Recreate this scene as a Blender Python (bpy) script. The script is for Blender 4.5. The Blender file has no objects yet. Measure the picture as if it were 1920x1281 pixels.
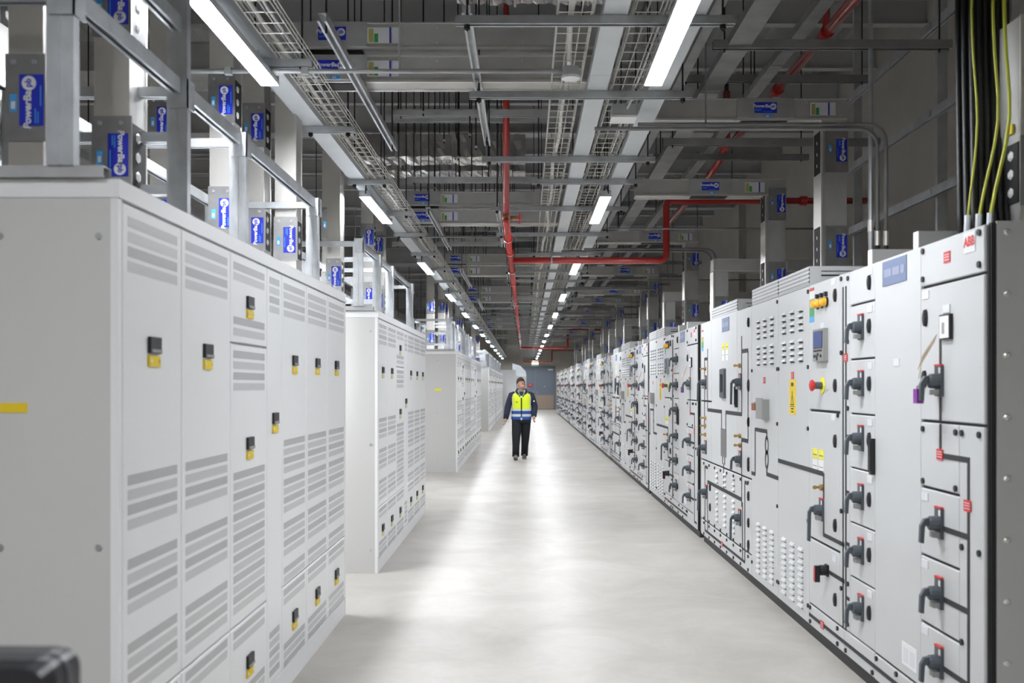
import bpy, bmesh, math, random
from mathutils import Vector, Matrix
random.seed(7)
C = bpy.context.scene.collection
PI = math.pi
# ------------------------------------------------------------------ camera, world, exposure
cam = bpy.data.cameras.new('camera'); co = bpy.data.objects.new('camera', cam); C.objects.link(co)
co.location = (0, 0, 1.63); co.rotation_euler = (PI/2, 0, 0)
cam.sensor_width = 36; cam.lens = 35; cam.shift_x = -0.013; cam.shift_y = 0.043
cam.clip_start = .05; cam.clip_end = 200
cam.dof.use_dof = True; cam.dof.focus_distance = 11; cam.dof.aperture_fstop = 3.2
bpy.context.scene.camera = co
w = bpy.data.worlds.new('world'); bpy.context.scene.world = w; w.use_nodes = True
w.node_tree.nodes['Background'].inputs[0].default_value = (.8, .85, 1, 1)
w.node_tree.nodes['Background'].inputs[1].default_value = .03
vs = bpy.context.scene.view_settings
vs.view_transform = 'Standard'; vs.look = 'None'; vs.gamma = 1; vs.use_curve_mapping = False
vs.exposure = 2.42
LAMP = 26.0        # strength of the LED diffusers

# ------------------------------------------------------------------ materials
MATS = {}
def mat(name, col, rough=.5, metal=0, bump=0, bscale=80, spec=.5, emit=0, coat=0, var=0, vscale=4):
    if name in MATS: return MATS[name]
    m = bpy.data.materials.new(name); m.use_nodes = True; nt = m.node_tree; b = nt.nodes['Principled BSDF']
    b.inputs['Base Color'].default_value = (*col, 1); b.inputs['Roughness'].default_value = rough
    b.inputs['Metallic'].default_value = metal; b.inputs['Specular IOR Level'].default_value = spec
    b.inputs['Coat Weight'].default_value = coat
    if emit:
        b.inputs['Emission Color'].default_value = (*col, 1); b.inputs['Emission Strength'].default_value = emit
    if bump or var:
        tc = nt.nodes.new('ShaderNodeTexCoord')
        if bump:
            n = nt.nodes.new('ShaderNodeTexNoise'); n.inputs['Scale'].default_value = bscale
            bp = nt.nodes.new('ShaderNodeBump'); bp.inputs['Strength'].default_value = bump; bp.inputs['Distance'].default_value = .004
            nt.links.new(tc.outputs['Object'], n.inputs['Vector']); nt.links.new(n.outputs['Fac'], bp.inputs['Height'])
            nt.links.new(bp.outputs['Normal'], b.inputs['Normal'])
        if var:
            n = nt.nodes.new('ShaderNodeTexNoise'); n.inputs['Scale'].default_value = vscale; n.inputs['Detail'].default_value = 5
            r = nt.nodes.new('ShaderNodeValToRGB')
            r.color_ramp.elements[0].position = .3; r.color_ramp.elements[1].position = .7
            r.color_ramp.elements[0].color = (*[c*(1-var) for c in col], 1)
            r.color_ramp.elements[1].color = (*[min(1, c*(1+var)) for c in col], 1)
            nt.links.new(tc.outputs['Object'], n.inputs['Vector']); nt.links.new(n.outputs['Fac'], r.inputs['Fac'])
            nt.links.new(r.outputs['Color'], b.inputs['Base Color'])
    MATS[name] = m; return m
def holes_mat(name, col, hole, rough, metal, scale, thr=.3, axes='YZ'):
    """sheet steel punched with a grid of round holes"""
    m = mat(name, col, rough, metal); nt = m.node_tree; b = nt.nodes['Principled BSDF']
    tc = nt.nodes.new('ShaderNodeTexCoord'); mp = nt.nodes.new('ShaderNodeVectorMath'); mp.operation = 'SCALE'
    mp.inputs['Scale'].default_value = scale; fr = nt.nodes.new('ShaderNodeVectorMath'); fr.operation = 'FRACTION'
    sb = nt.nodes.new('ShaderNodeVectorMath'); sb.operation = 'SUBTRACT'; sb.inputs[1].default_value = (.5, .5, .5)
    k = nt.nodes.new('ShaderNodeVectorMath'); k.operation = 'MULTIPLY'
    k.inputs[1].default_value = tuple(1.0 if a in axes else 0.0 for a in 'XYZ')
    ln = nt.nodes.new('ShaderNodeVectorMath'); ln.operation = 'LENGTH'
    lt = nt.nodes.new('ShaderNodeMath'); lt.operation = 'LESS_THAN'; lt.inputs[1].default_value = thr
    mx = nt.nodes.new('ShaderNodeMix'); mx.data_type = 'RGBA'
    mx.inputs[6].default_value = (*col, 1); mx.inputs[7].default_value = (*hole, 1)
    L = nt.links.new
    L(tc.outputs['Object'], mp.inputs[0]); L(mp.outputs[0], fr.inputs[0]); L(fr.outputs[0], sb.inputs[0]); L(sb.outputs[0], k.inputs[0])
    L(k.outputs[0], ln.inputs[0]); L(ln.outputs['Value'], lt.inputs[0]); L(lt.outputs[0], mx.inputs[0]); L(mx.outputs[2], b.inputs['Base Color'])
    return m
PAINT = mat('switchgear_paint', (.60, .608, .612), .4, spec=.4, bump=.04, bscale=300)
SIDE = mat('switchgear_side_shaded', (.44, .44, .43), .5, bump=.05, bscale=300)  # door paint darkened: shade of the end panels put into the colour
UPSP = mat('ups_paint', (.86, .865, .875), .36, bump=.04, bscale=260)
UPSE = mat('ups_end_shaded', (.62, .615, .60), .45, bump=.06, bscale=260)  # darker copy of the front paint; shade on the ends held in colour
PERF = holes_mat('perforated_sheet', (.68, .685, .695), (.06, .06, .065), .35, .1, 160, .20)
PERFB = holes_mat('perforated_sheet_dim', (.62, .625, .635), (.05, .05, .055), .35, .1, 150, .27)  # dimmer copy with larger holes; alternating strip sheen put into colour
VENTP = holes_mat('roof_vent_sheet', (.62, .63, .64), (.015, .015, .02), .4, 0, 38, .33)
GASK = mat('black_gasket', (.012, .012, .013), .7)
PLIN = mat('black_plinth', (.03, .03, .032), .55)
GALV = mat('galvanised_steel', (.50, .52, .54), .42, .75, var=.14, vscale=9)
GALD = mat('dull_galvanised_steel', (.46, .47, .475), .55, .3, var=.15, vscale=6)
TRUN = mat('trunking_steel', (.60, .635, .66), .42, .35, var=.05, vscale=3)
ALU = mat('duct_aluminium', (.50, .495, .48), .5, .4, var=.08, vscale=5)
DUCTD = mat('dark_duct_steel', (.42, .42, .425), .5, .3, var=.12, vscale=5)
BRIGHT = mat('bright_flange', (.80, .78, .74), .30, .75)
JOINT = mat('brushed_joint_plate', (.36, .36, .36), .36, .75, var=.1, vscale=12)
BLACK = mat('black_plastic', (.012, .012, .014), .42)
RUBB = mat('black_rubber_cable', (.014, .014, .015), .5)
HAND = mat('handle_grey', (.075, .09, .105), .42)
RED = mat('red_plastic', (.62, .03, .03), .4)
PIPE = mat('red_pipe_paint', (.46, .022, .018), .22, coat=1)
YEL = mat('yellow_label', (.85, .62, .02), .5)
LEMON = mat('lemon_sticker', (.90, .85, .05), .5)
AMBER = mat('amber_lamp', (.95, .48, .02), .25)
BLUE = mat('blue_label', (.015, .03, .55), .4)
CYAN = mat('sky_blue_sticker', (.06, .38, .80), .4)
WHITE = mat('white_label', (.85, .85, .86), .4)
PALE = mat('pale_label', (.74, .75, .78), .35)
MIMIC_SHADE = mat('mimic_and_louvre_shade', (.045, .045, .048), .6, spec=.3)
MIMB = mat('mimic_box_grey', (.17, .172, .175), .55)
PLATE = mat('slate_blue_nameplate', (.14, .19, .33), .4)
PLATT = mat('pale_plate_lettering', (.27, .30, .42), .4)
GREEN = mat('green_sticker', (.05, .35, .10), .5)
OLIVE = mat('olive_sticker', (.45, .42, .12), .5)
SCRN = mat('display_screen', (.06, .09, .28), .2)
BEZ = mat('display_bezel', (.30, .30, .29), .45)
BRASS = mat('brass', (.50, .34, .14), .35, .8)
COPP = mat('bronze_valve', (.42, .22, .13), .4, .7)
PURP = mat('purple_padlock', (.26, .03, .34), .35)
PAPER = mat('manila_tag', (.72, .60, .46), .8)
FOIL = mat('foil_wrap', (.75, .74, .72), .2, .95, bump=.8, bscale=9)
BEAMM = mat('beam_grey_paint', (.55, .55, .555), .6)
DECK = mat('roof_deck', (.42, .42, .43), .6)
WALLM = mat('wall_render', (.50, .475, .43), .85, bump=.15, bscale=30, var=.05, vscale=1.5)
DOORM = mat('door_blue_grey', (.20, .235, .30), .45)
KICK = mat('door_kickplate', (.42, .33, .27), .35, .4)
EARTH = mat('earth_cable_yellow', (.52, .55, .05), .45)
CABW = mat('white_cable', (.70, .69, .66), .5)
WIRE = mat('basket_wire', (.66, .65, .60), .45, .3)
DARKS = mat('dark_steel', (.27, .27, .27), .55, .3, var=.15, vscale=6)  # darker steel for conduits, high trays and channels on the switchgear side
INSU = mat('white_insulator', (.78, .78, .76), .4)
LED = mat('led_diffuser', (.93, .96, 1.0), .5, emit=LAMP)
EXITM = mat('exit_sign_glow', (.75, 1.0, .70), .5, emit=5)
LHOUS = mat('lamp_housing', (.55, .57, .60), .4)

def concrete():
    m = bpy.data.materials.new('polished_concrete'); m.use_nodes = True; nt = m.node_tree; b = nt.nodes['Principled BSDF']; L = nt.links.new
    tc = nt.nodes.new('ShaderNodeTexCoord')
    n1 = nt.nodes.new('ShaderNodeTexNoise'); n1.inputs['Scale'].default_value = 1.3; n1.inputs['Detail'].default_value = 8; n1.inputs['Roughness'].default_value = .65; n1.inputs['Distortion'].default_value = .6
    n2 = nt.nodes.new('ShaderNodeTexNoise'); n2.inputs['Scale'].default_value = 9; n2.inputs['Detail'].default_value = 8; n2.inputs['Distortion'].default_value = 1.2
    mp = nt.nodes.new('ShaderNodeMapping'); mp.inputs['Scale'].default_value = (.8, 1.1, 1)
    r1 = nt.nodes.new('ShaderNodeValToRGB'); r1.color_ramp.elements[0].position = .32; r1.color_ramp.elements[1].position = .68
    r1.color_ramp.elements[0].color = (.44, .415, .375, 1); r1.color_ramp.elements[1].color = (.57, .54, .505, 1)
    r2 = nt.nodes.new('ShaderNodeValToRGB'); r2.color_ramp.elements[0].position = .35; r2.color_ramp.elements[1].position = .7
    r2.color_ramp.elements[0].color = (.86, .86, .86, 1); r2.color_ramp.elements[1].color = (1, 1, 1, 1)
    mx = nt.nodes.new('ShaderNodeMix'); mx.data_type = 'RGBA'; mx.blend_type = 'MULTIPLY'; mx.inputs[0].default_value = .45
    rr = nt.nodes.new('ShaderNodeMapRange'); rr.inputs['To Min'].default_value = .28; rr.inputs['To Max'].default_value = .46
    bp = nt.nodes.new('ShaderNodeBump'); bp.inputs['Strength'].default_value = .02; bp.inputs['Distance'].default_value = .01
    b.inputs['Specular IOR Level'].default_value = .10
    L(tc.outputs['Object'], n1.inputs['Vector']); L(tc.outputs['Object'], mp.inputs['Vector']); L(mp.outputs['Vector'], n2.inputs['Vector'])
    L(n1.outputs['Fac'], r1.inputs['Fac']); L(n2.outputs['Fac'], r2.inputs['Fac'])
    L(r1.outputs['Color'], mx.inputs[6]); L(r2.outputs['Color'], mx.inputs[7]); L(mx.outputs[2], b.inputs['Base Color'])
    L(n2.outputs['Fac'], rr.inputs['Value']); L(rr.outputs['Result'], b.inputs['Roughness'])
    L(n2.outputs['Fac'], bp.inputs['Height']); L(bp.outputs['Normal'], b.inputs['Normal'])
    return m
CONC = concrete()

# ------------------------------------------------------------------ geometry helpers
class MB:
    def __init__(s): s.v = []; s.f = []; s.m = []
    def quadbox(s, P, m):
        i = len(s.v); s.v += P
        for q in ((0, 3, 2, 1), (4, 5, 6, 7), (0, 1, 5, 4), (1, 2, 6, 5), (2, 3, 7, 6), (3, 0, 4, 7)):
            s.f.append([i+k for k in q]); s.m.append(m)
    def box(s, x0, x1, y0, y1, z0, z1, m=0):
        x0, x1 = min(x0, x1), max(x0, x1); y0, y1 = min(y0, y1), max(y0, y1); z0, z1 = min(z0, z1), max(z0, z1)
        s.quadbox([(x0, y0, z0), (x1, y0, z0), (x1, y1, z0), (x0, y1, z0), (x0, y0, z1), (x1, y0, z1), (x1, y1, z1), (x0, y1, z1)], m); return s
    def rings(s, rings, m=0, cap=True, closed=False, mf=None):
        n = len(rings[0]); i0 = len(s.v)
        for r in rings: s.v += [tuple(p) for p in r]
        R = len(rings)
        for a in range(R if closed else R-1):
            for k in range(n):
                A = i0+a*n; B = i0+((a+1) % R)*n
                s.f.append([A+k, A+(k+1) % n, B+(k+1) % n, B+k]); s.m.append(mf(a, k) if mf else m)
        if cap and not closed:
            s.f.append([i0+k for k in range(n)][::-1]); s.m.append(m)
            s.f.append([i0+(R-1)*n+k for k in range(n)]); s.m.append(m)
        return s
    def tube(s, pts, r, n=8, m=0, cap=True):
        P = [Vector(p) for p in pts]; out = []; ref = None
        for i, p in enumerate(P):
            t = (P[min(i+1, len(P)-1)]-P[max(i-1, 0)]).normalized()
            if ref is None:
                ref = Vector((0, 0, 1)) if abs(t.z) < .9 else Vector((1, 0, 0))
            u = t.cross(ref).normalized(); v = u.cross(t).normalized(); ref = v
            rr = r[i] if isinstance(r, (list, tuple)) else r
            out.append([p+u*(rr*math.cos(2*PI*k/n))+v*(rr*math.sin(2*PI*k/n)) for k in range(n)])
        return s.rings(out, m, cap)
    def cyl(s, p, q, r, n=10, m=0): return s.tube([p, q], r, n, m)
    def ell(s, c, rx, ry, rz, m=0, n=12, k=8):
        R = []
        for a in range(k+1):
            t = PI*a/k; t = min(max(t, .08), PI-.08)
            R.append([(c[0]+rx*math.sin(t)*math.cos(2*PI*j/n), c[1]+ry*math.sin(t)*math.sin(2*PI*j/n), c[2]-rz*math.cos(t)) for j in range(n)])
        return s.rings(R, m)
    def prism(s, prof, axis, a, b, m=0):
        def pt(p, t):
            return {'x': (t, p[0], p[1]), 'y': (p[0], t, p[1]), 'z': (p[0], p[1], t)}[axis]
        return s.rings([[pt(p, a) for p in prof], [pt(p, b) for p in prof]], m)
    def add(s, o, M, dm=None):
        i = len(s.v); s.v += [tuple(M @ Vector(p)) for p in o.v]
        s.f += [[i+k for k in f] for f in o.f]; s.m += [(k if dm is None else dm) for k in o.m]; return s
    def mesh(s, name, mats, smooth=False):
        me = bpy.data.meshes.new(name); me.from_pydata(s.v, [], s.f)
        for mm in (mats if isinstance(mats, (list, tuple)) else [mats]): me.materials.append(mm)
        me.polygons.foreach_set('material_index', s.m)
        bm = bmesh.new(); bm.from_mesh(me); bmesh.ops.recalc_face_normals(bm, faces=bm.faces); bm.to_mesh(me); bm.free()
        if smooth: me.polygons.foreach_set('use_smooth', [True]*len(me.polygons))
        me.update(); return me
CACHE = {}
def shared(key, fn, mats, smooth=False):
    if key not in CACHE: CACHE[key] = fn().mesh(str(key[0]) if isinstance(key, tuple) else key, mats, smooth)
    return CACHE[key]
def put(name, me, parent=None, loc=(0, 0, 0), rot=(0, 0, 0), scale=(1, 1, 1)):
    o = bpy.data.objects.new(name, me); C.objects.link(o); o.parent = parent
    o.location = loc; o.rotation_euler = rot; o.scale = scale; return o
def obj(name, mb, mats, parent=None, loc=(0, 0, 0), smooth=False): return put(name, mb.mesh(name, mats, smooth), parent, loc)
def tag(o, label, cat, group=None, kind=None):
    o['label'] = label; o['category'] = cat
    if group: o['group'] = group
    if kind: o['kind'] = kind
    return o
def thing(name, label, cat, loc=(0, 0, 0), group=None, rot=(0, 0, 0)):
    return tag(put(name, None, None, loc, rot), label, cat, group)
def struct(name, mb, mats, parent=None, smooth=False):
    o = obj(name, mb, mats, parent, smooth=smooth); o['kind'] = 'structure'; return o
_O = ['first', 'second', 'third', 'fourth', 'fifth', 'sixth', 'seventh', 'eighth', 'ninth', 'tenth', 'eleventh', 'twelfth', 'thirteenth', 'fourteenth', 'fifteenth', 'sixteenth', 'seventeenth', 'eighteenth', 'nineteenth']
def nth(i):
    if i < 19: return _O[i]
    t, u = divmod(i+1, 10); T = {2: 'twent', 3: 'thirt', 4: 'fort', 5: 'fift'}[t]
    return T+'ieth' if u == 0 else T+'y-'+_O[u-1]
def arc(c, r, a0, a1, plane, n=6):
    out = []
    for i in range(n+1):
        a = a0+(a1-a0)*i/n; p = [0, 0, 0]; p['xyz'.index(plane[0])] = r*math.cos(a); p['xyz'.index(plane[1])] = r*math.sin(a)
        out.append(tuple(c[k]+p[k] for k in range(3)))
    return out
def cprof(w, h, t=.004, lip=.012):
    """strut channel profile, open downwards"""
    a = w/2
    return [(-a, 0), (-a, h), (a, h), (a, 0), (a-lip, 0), (a-lip, t), (a-t, t), (a-t, h-t), (-a+t, h-t), (-a+t, t), (-a+lip, t), (-a+lip, 0)]
def text_mb(s, size, bold=.0, shear=0, m=0):
    cu = bpy.data.curves.new('t', 'FONT'); cu.body = s; cu.size = size; cu.align_x = 'CENTER'; cu.align_y = 'CENTER'; cu.offset = bold; cu.shear = shear
    cu.resolution_u = 3
    o = bpy.data.objects.new('t', cu); C.objects.link(o)
    dg = bpy.context.evaluated_depsgraph_get(); me = bpy.data.meshes.new_from_object(o.evaluated_get(dg))
    mb = MB(); mb.v = [(v.co.x, 0, v.co.y) for v in me.vertices]; mb.f = [list(p.vertices) for p in me.polygons]; mb.m = [m]*len(mb.f)
    bpy.data.objects.remove(o); bpy.data.meshes.remove(me); bpy.data.curves.remove(cu); return mb

# ------------------------------------------------------------------ the room
XW, XLW, Y0, YB, ZC = 4.3, -7.5, -7.0, 67.6, 6.2
struct('floor', MB().box(XLW, XW, Y0, YB, -.2, 0), CONC)
mb = MB(); prof = []
x = XLW
while x < XW:
    prof += [(x, ZC), (x+.09, ZC), (x+.13, ZC+.028), (x+.24, ZC+.028)]; x += .28
prof = [(max(XLW, min(XW, a)), b) for a, b in prof]+[(XW, ZC+.3), (XLW, ZC+.3)]
mb.prism(prof, 'y', Y0, YB); struct('ceiling', mb, DECK)
struct('wall_right', MB().box(XW, XW+.2, Y0, YB, 0, ZC), WALLM)
struct('wall_left', MB().box(XLW-.2, XLW, Y0, YB, 0, ZC), WALLM)
struct('wall_front', MB().box(XLW, XW, Y0-.2, Y0, 0, ZC), WALLM)
struct('wall_back', MB().box(XLW, XW, YB, YB+.2, 0, ZC), WALLM)
for i, x in enumerate([XW-.12]):
    mb = MB()
    for y in range(0, 66, 6): mb.box(x, XW, y+1.2, y+1.5, 0, 5.2)
for i, y in enumerate(range(0, 66, 6)):       # piers on the long wall and the roof beams
    o = struct('trim_%d' % (i+1), MB().box(XW-.14, XW, y+1.4, y+1.75, 0, 5.25), WALLM)
def ibeam(h, wd, t=.02):
    a = wd/2
    return [(-a, 0), (a, 0), (a, t), (t/2, t), (t/2, h-t), (a, h-t), (a, h), (-a, h), (-a, h-t), (-t/2, h-t), (-t/2, t), (-a, t)]
for i in range(12):
    y = 2.4+6*i
    o = obj('roof_beam', MB().prism([(y+a, 5.25+b) for a, b in ibeam(.55, .26)], 'x', XLW, XW), BEAMM); o['kind'] = 'structure'
for i, x in enumerate((-5.6, -3.4, -2.6, -.9, .4, 2.0, 3.2)):
    o = obj('roof_purlin', MB().prism([(x+a, 5.80+b) for a, b in ibeam(.38, .14, .014)], 'y', Y0, YB), BEAMM); o['kind'] = 'structure'
for i in range(46):
    y = .2+1.5*i
    if abs((y-2.4) % 6) < .3 or abs((y-2.4) % 6) > 5.7: continue
    o = obj('roof_purlin', MB().prism([(y+a, 5.5+b) for a, b in ibeam(.28, .12, .012)], 'x', XLW, XW), BEAMM); o['kind'] = 'structure'
# far doors
dr = put('door_1', None, None, (.68, YB, 0)); dr['kind'] = 'structure'
mb = MB(); mb.box(-1.36, -1.26, -.06, 0, 0, 2.92).box(1.26, 1.36, -.06, 0, 0, 2.92).box(-1.36, 1.36, -.06, 0, 2.84, 2.92)
obj('frame', mb, DOORM, dr)
for s in (-1, 1):
    a, b = (-1.26, -.004) if s < 0 else (.004, 1.26)
    lf = obj('door_leaf', MB().box(a, b, -.045, 0, .01, 2.84), DOORM, dr)
    obj('kick_plate', MB().box(a+.02, b-.02, -.049, -.045, .03, .98), KICK, lf)
    obj('door_closer', MB().box(s*1.2, s*.86, -.12, -.045, 2.66, 2.75), WHITE, lf)
    obj('handle', MB().cyl((s*.12, -.11, 1.0), (s*.12, -.11, 1.3), .012).cyl((s*.12, -.11, 1.02), (s*.12, -.045, 1.02), .01).cyl((s*.12, -.11, 1.28), (s*.12, -.045, 1.28), .01), GALV, lf)
    obj('spyhole', MB().cyl((s*.62, -.05, 1.56), (s*.62, -.044, 1.56), .05, 12), GALD, lf)
ex = thing('exit_sign', 'glowing green and white exit sign box above the blue-grey double doors', 'sign', (.66, YB, 3.06))
obj('housing', MB().box(-.22, .22, -.07, 0, 0, .24), WHITE, ex)
obj('glowing_panel', MB().box(-.2, .2, -.08, -.07, .02, .22), EXITM, ex)
obj('base_bracket', MB().box(-.3, .3, -.05, 0, -.1, 0), WHITE, ex)
fs = thing('fire_point_sign', 'small red sign with white line on the door beside the walking man', 'sign', (.33, YB-.055, 1.55))
obj('sign_plate', MB().box(-.17, .17, -.012, 0, 0, .2), RED, fs); obj('white_line', MB().box(-.11, .11, -.015, -.012, .09, .125), WHITE, fs)

# ------------------------------------------------------------------ small shared meshes
def chamf(wd, h, dep=.02, c=.004):
    def fn():
        mb = MB()
        mb.rings([[(dep, 0, 0), (dep, wd, 0), (dep, wd, h), (dep, 0, h)], [(c, 0, 0), (c, wd, 0), (c, wd, h), (c, 0, h)],
                  [(0, c, c), (0, wd-c, c), (0, wd-c, h-c), (0, c, h-c)]]); return mb
    return fn
def half_lock():
    mb = MB(); n = 10
    r = [[(-d, .02*math.cos(t*2*PI/n)*k, .042*math.sin(t*2*PI/n)*k) for t in range(n)] for d, k in ((0, 1), (.012, .92), (.016, .5))]
    return mb.rings(r)
LOCK = shared('lock', half_lock, BLACK)
BOLT = shared('bolt', lambda: MB().cyl((0, 0, 0), (-.008, 0, 0), .014, 10), BLACK)
SBOLT = shared('side_bolt', lambda: MB().rings([[(.016*k*math.cos(t*PI/5), -d, .016*k*math.sin(t*PI/5)) for t in range(10)] for d, k in ((0, 1), (.006, .9), (.01, .5))]), GALD)
def breaker(lever=.085, hook=True):
    mb = MB()
    mb.box(-.014, 0, -.034, .034, -.068, .066, 0)                      # plate
    mb.box(-.016, -.002, -.034, .034, .066, .074, 1)                   # red strip
    mb.box(-.0155, -.014, -.030, -.012, .034, .060, 3)
    mb.rings([[(-d, r*math.cos(t*PI/6), r*math.sin(t*PI/6)) for t in range(12)] for d, r in ((.014, .034), (.05, .032), (.056, .024))], 0)
    mb.rings([[(-.050, -.012, .026), (-.050, .012, .026), (-.050, .012, -.01), (-.050, -.012, -.01)],
              [(-.075, -.012, .020), (-.075, .012, .020), (-.072, .012, -.012), (-.072, -.012, -.012)],
              [(-.092, -.011, -.01), (-.092, .011, -.01), (-.074, .011, -.02), (-.074, -.011, -.02)],
              [(-.095, -.011, -lever), (-.095, .011, -lever), (-.078, .011, -lever-.004), (-.078, -.011, -lever-.004)]], 0)
    mb.box(-.042, -.014, -.024, .022, -.062, -.038, 2)
    return mb
HM = [HAND, RED, BEZ, WHITE]
BRK = shared('breaker_handle', breaker, HM)
PIST = shared('pistol_handle', lambda: breaker(.19), HM)
ROT = shared('rotary_switch', lambda: MB().box(-.012, 0, -.03, .03, -.035, .035, 0).rings([[(-d, .032*math.cos(t*PI/6), .032*math.sin(t*PI/6)) for t in range(12)] for d in (.012, .05)], 0).box(-.08, -.05, -.014, .014, -.07, .028, 0).box(-.083, -.08, -.013, .013, -.065, .02, 1), [BLACK, RED])
def keysw(k=.72):
    mb = MB(); mb.cyl((0, 0, 0), (-.02, 0, 0), .02, 12, 0); mb.box(-.042, -.02, -.003, .003, -.008, .008, 0)
    mb.rings([[(-.05+.013*math.cos(t*PI/4), y, .013*math.sin(t*PI/4)) for t in range(8)] for y in (-.003, .003)], 0); return mb
KEY = shared('key_switch', keysw, BRASS)
TAGR = shared('red_tag', lambda: MB().box(-.003, 0, -.032, .032, -.024, .024, 0).box(-.0035, -.003, -.024, .024, .010, .013, 1).box(-.0035, -.003, -.024, .024, -.001, .002, 1).box(-.0035, -.003, -.024, .024, -.013, -.010, 1), [RED, PALE])
LABW = shared('white_tag', lambda: MB().box(-.004, 0, -.036, .036, -.018, .018), PALE)
STICK = shared('yellow_sticker', lambda: MB().box(-.002, 0, -.05, .05, -.0, .06, 0).box(-.002, 0, -.05, .05, -.10, -.004, 1).box(-.0025, -.002, -.04, .04, .02, .026, 2).box(-.0025, -.002, -.045, .045, -.05, -.046, 2), [LEMON, WHITE, MIMB])
def louv(nc, nr, dy=.215, dz=.042):
    def fn():
        mb = MB()
        for c in range(nc):
            for r in range(nr):
                y = c*dy; z = r*dz; a = .05
                P = [(0, y-a, z), (0, y+a, z), (-.016, y+a, z+.002), (-.016, y-a, z+.002), (0, y-a, z+.022), (0, y+a, z+.022), (-.012, y+a*.9, z+.008), (-.012, y-a*.9, z+.008)]
                i = len(mb.v); mb.v += P
                for q, m in (((0, 1, 2, 3), 1), ((3, 2, 6, 7), 0), ((7, 6, 5, 4), 0), ((0, 3, 7, 4), 0), ((1, 5, 6, 2), 0)):
                    mb.f.append([i+k for k in q]); mb.m.append(m)
                mb.box(-.001, 0, y-a, y+a, z-.010, z-.001, 1)  # dark line below each hood: its shadow as a coloured strip
        return mb
    return fn
LOUT = shared('louvre_block', louv(3, 4), [PAINT, MIMIC_SHADE])
LOUL = shared('louvre_block_low', louv(3, 5), [PAINT, MIMIC_SHADE])
ABBT = text_mb('ABB', .054, .003, m=1)
def abb():
    mb = MB().box(-.003, 0, -.052, .052, -.045, .04, 0)
    return mb.add(ABBT, Matrix(((0, -1, 0, -.004), (-1, 0, 0, 0), (0, 0, 1, .0), (0, 0, 0, 1))) )
ABB = shared('maker_badge', abb, [PALE, RED])
PBT = text_mb('PowerBar', .036, .0012, .15, m=1); PBL = text_mb('pb', .030, .001, m=0)
def pblabel():
    mb = MB().box(-.088, .088, -.002, 0, -.042, .042, 0)
    M = Matrix.Translation((-.028, -.003, .012)); mb.add(PBT, M)
    mb.rings([[(.058+.025*math.cos(t*PI/8), y, .008+.025*math.sin(t*PI/8)) for t in range(16)] for y in (-.002, -.003)], 1)
    mb.add(PBL, Matrix.Translation((.058, -.0036, .010)))
    for k, (a, b) in enumerate(((-.080, -.03), (-.080, -.04), (-.02, .05))):
        mb.box(a, b, -.0025, -.002, -.016-.009*k, -.012-.009*k, 2)
    return mb
PB = shared('blue_maker_label', pblabel, [BLUE, WHITE, CYAN])
CY = shared('blue_sticker', lambda: MB().box(-.012, .012, -.002, 0, -.03, .03, 0).box(-.007, .007, -.003, -.002, -.02, .005, 1), [CYAN, PALE])
MULTI = shared('rating_sticker', lambda: MB().box(-.10, .04, -.002, 0, -.05, .05, 0).box(-.09, -.06, -.003, -.002, -.045, .04, 1).box(-.055, -.03, -.003, -.002, -.045, .01, 2).box(.055, .10, -.002, 0, -.05, .05, 0).box(.04, .05, -.002, 0, -.05, .05, 3), [PALE, OLIVE, GREEN, BLUE])

# ------------------------------------------------------------------ switchgear banks
XF = 1.84
BN = [nth(i)+' bank' for i in range(12)]
def face(mb, y0, y1, z0, z1, m=0, d0=.0, d1=.003): return mb.box(-d1, -d0, y0, y1, z0, z1, m)
def hl(mb, y0, y1, z, t=.022, m=0): return mb.box(-.003, 0, y0, y1, z-t/2, z+t/2, m)
def vl(mb, y, z0, z1, t=.02, m=0): return mb.box(-.003, 0, y-t/2, y+t/2, z0, z1, m)
class Cub:
    def __init__(s, y, wd, label, bank, near_end=False, group=None):
        s.r = thing('switchgear_cubicle', label, 'cabinet', (XF, y, 0), 'switchgear cubicles in the '+BN[bank])
        s.w = wd; s.b = bank; s.doors = []
        s.full = bank < 4
        mb = MB().box(.02, 1.15, .001, wd-.001, .075, 2.275, 0)
        mb.box(.012, .02, .004, wd-.004, .08, 2.27, 1)
        obj('body', mb, [SIDE, GASK], s.r)
        obj('plinth', MB().box(.03, 1.12, 0, wd, 0, .075), PLIN, s.r)
    def door(s, y0, y1, z0, z1, name='door', gap=.0015, gz=.004):
        wd, h = y1-y0-2*gap, z1-z0-2*gz
        o = put(name, shared(('door', round(wd, 4), round(h, 4)), chamf(wd, h), PAINT), s.r, (0, y0+gap, z0+gz))
        o['z0'] = z0+gz; o['y0'] = y0+gap; s.doors.append(o); return o
    def on(s, d, name, me, y, z):                       # sub-part on door d, cubicle coordinates
        return put(name, me, d, (0, y-d.location.y, z-d.location.z))
    def lock(s, d, y, z):
        return s.on(d, 'lock', LOCK, y, z)
    def bolts(s, pts):
        mb = MB()
        for y, z in pts: mb.cyl((0, y, z), (-.009, y, z), .014, 8)
        o = obj('bolts', mb, BLACK, s.r); o['kind'] = 'stuff'
    def mimic(s, fn, mats=None):
        mb = MB(); fn(mb); return obj('mimic_line', mb, mats or [MIMIC_SHADE, MIMB], s.r)
    def lug(s, y):
        obj('lifting_bracket', MB().box(.02, .5, y-.03, y+.03, 2.275, 2.36, 0).box(.015, .02, y-.03, y+.03, 2.275, 2.36, 1), [SIDE, WHITE], s.r)

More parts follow.
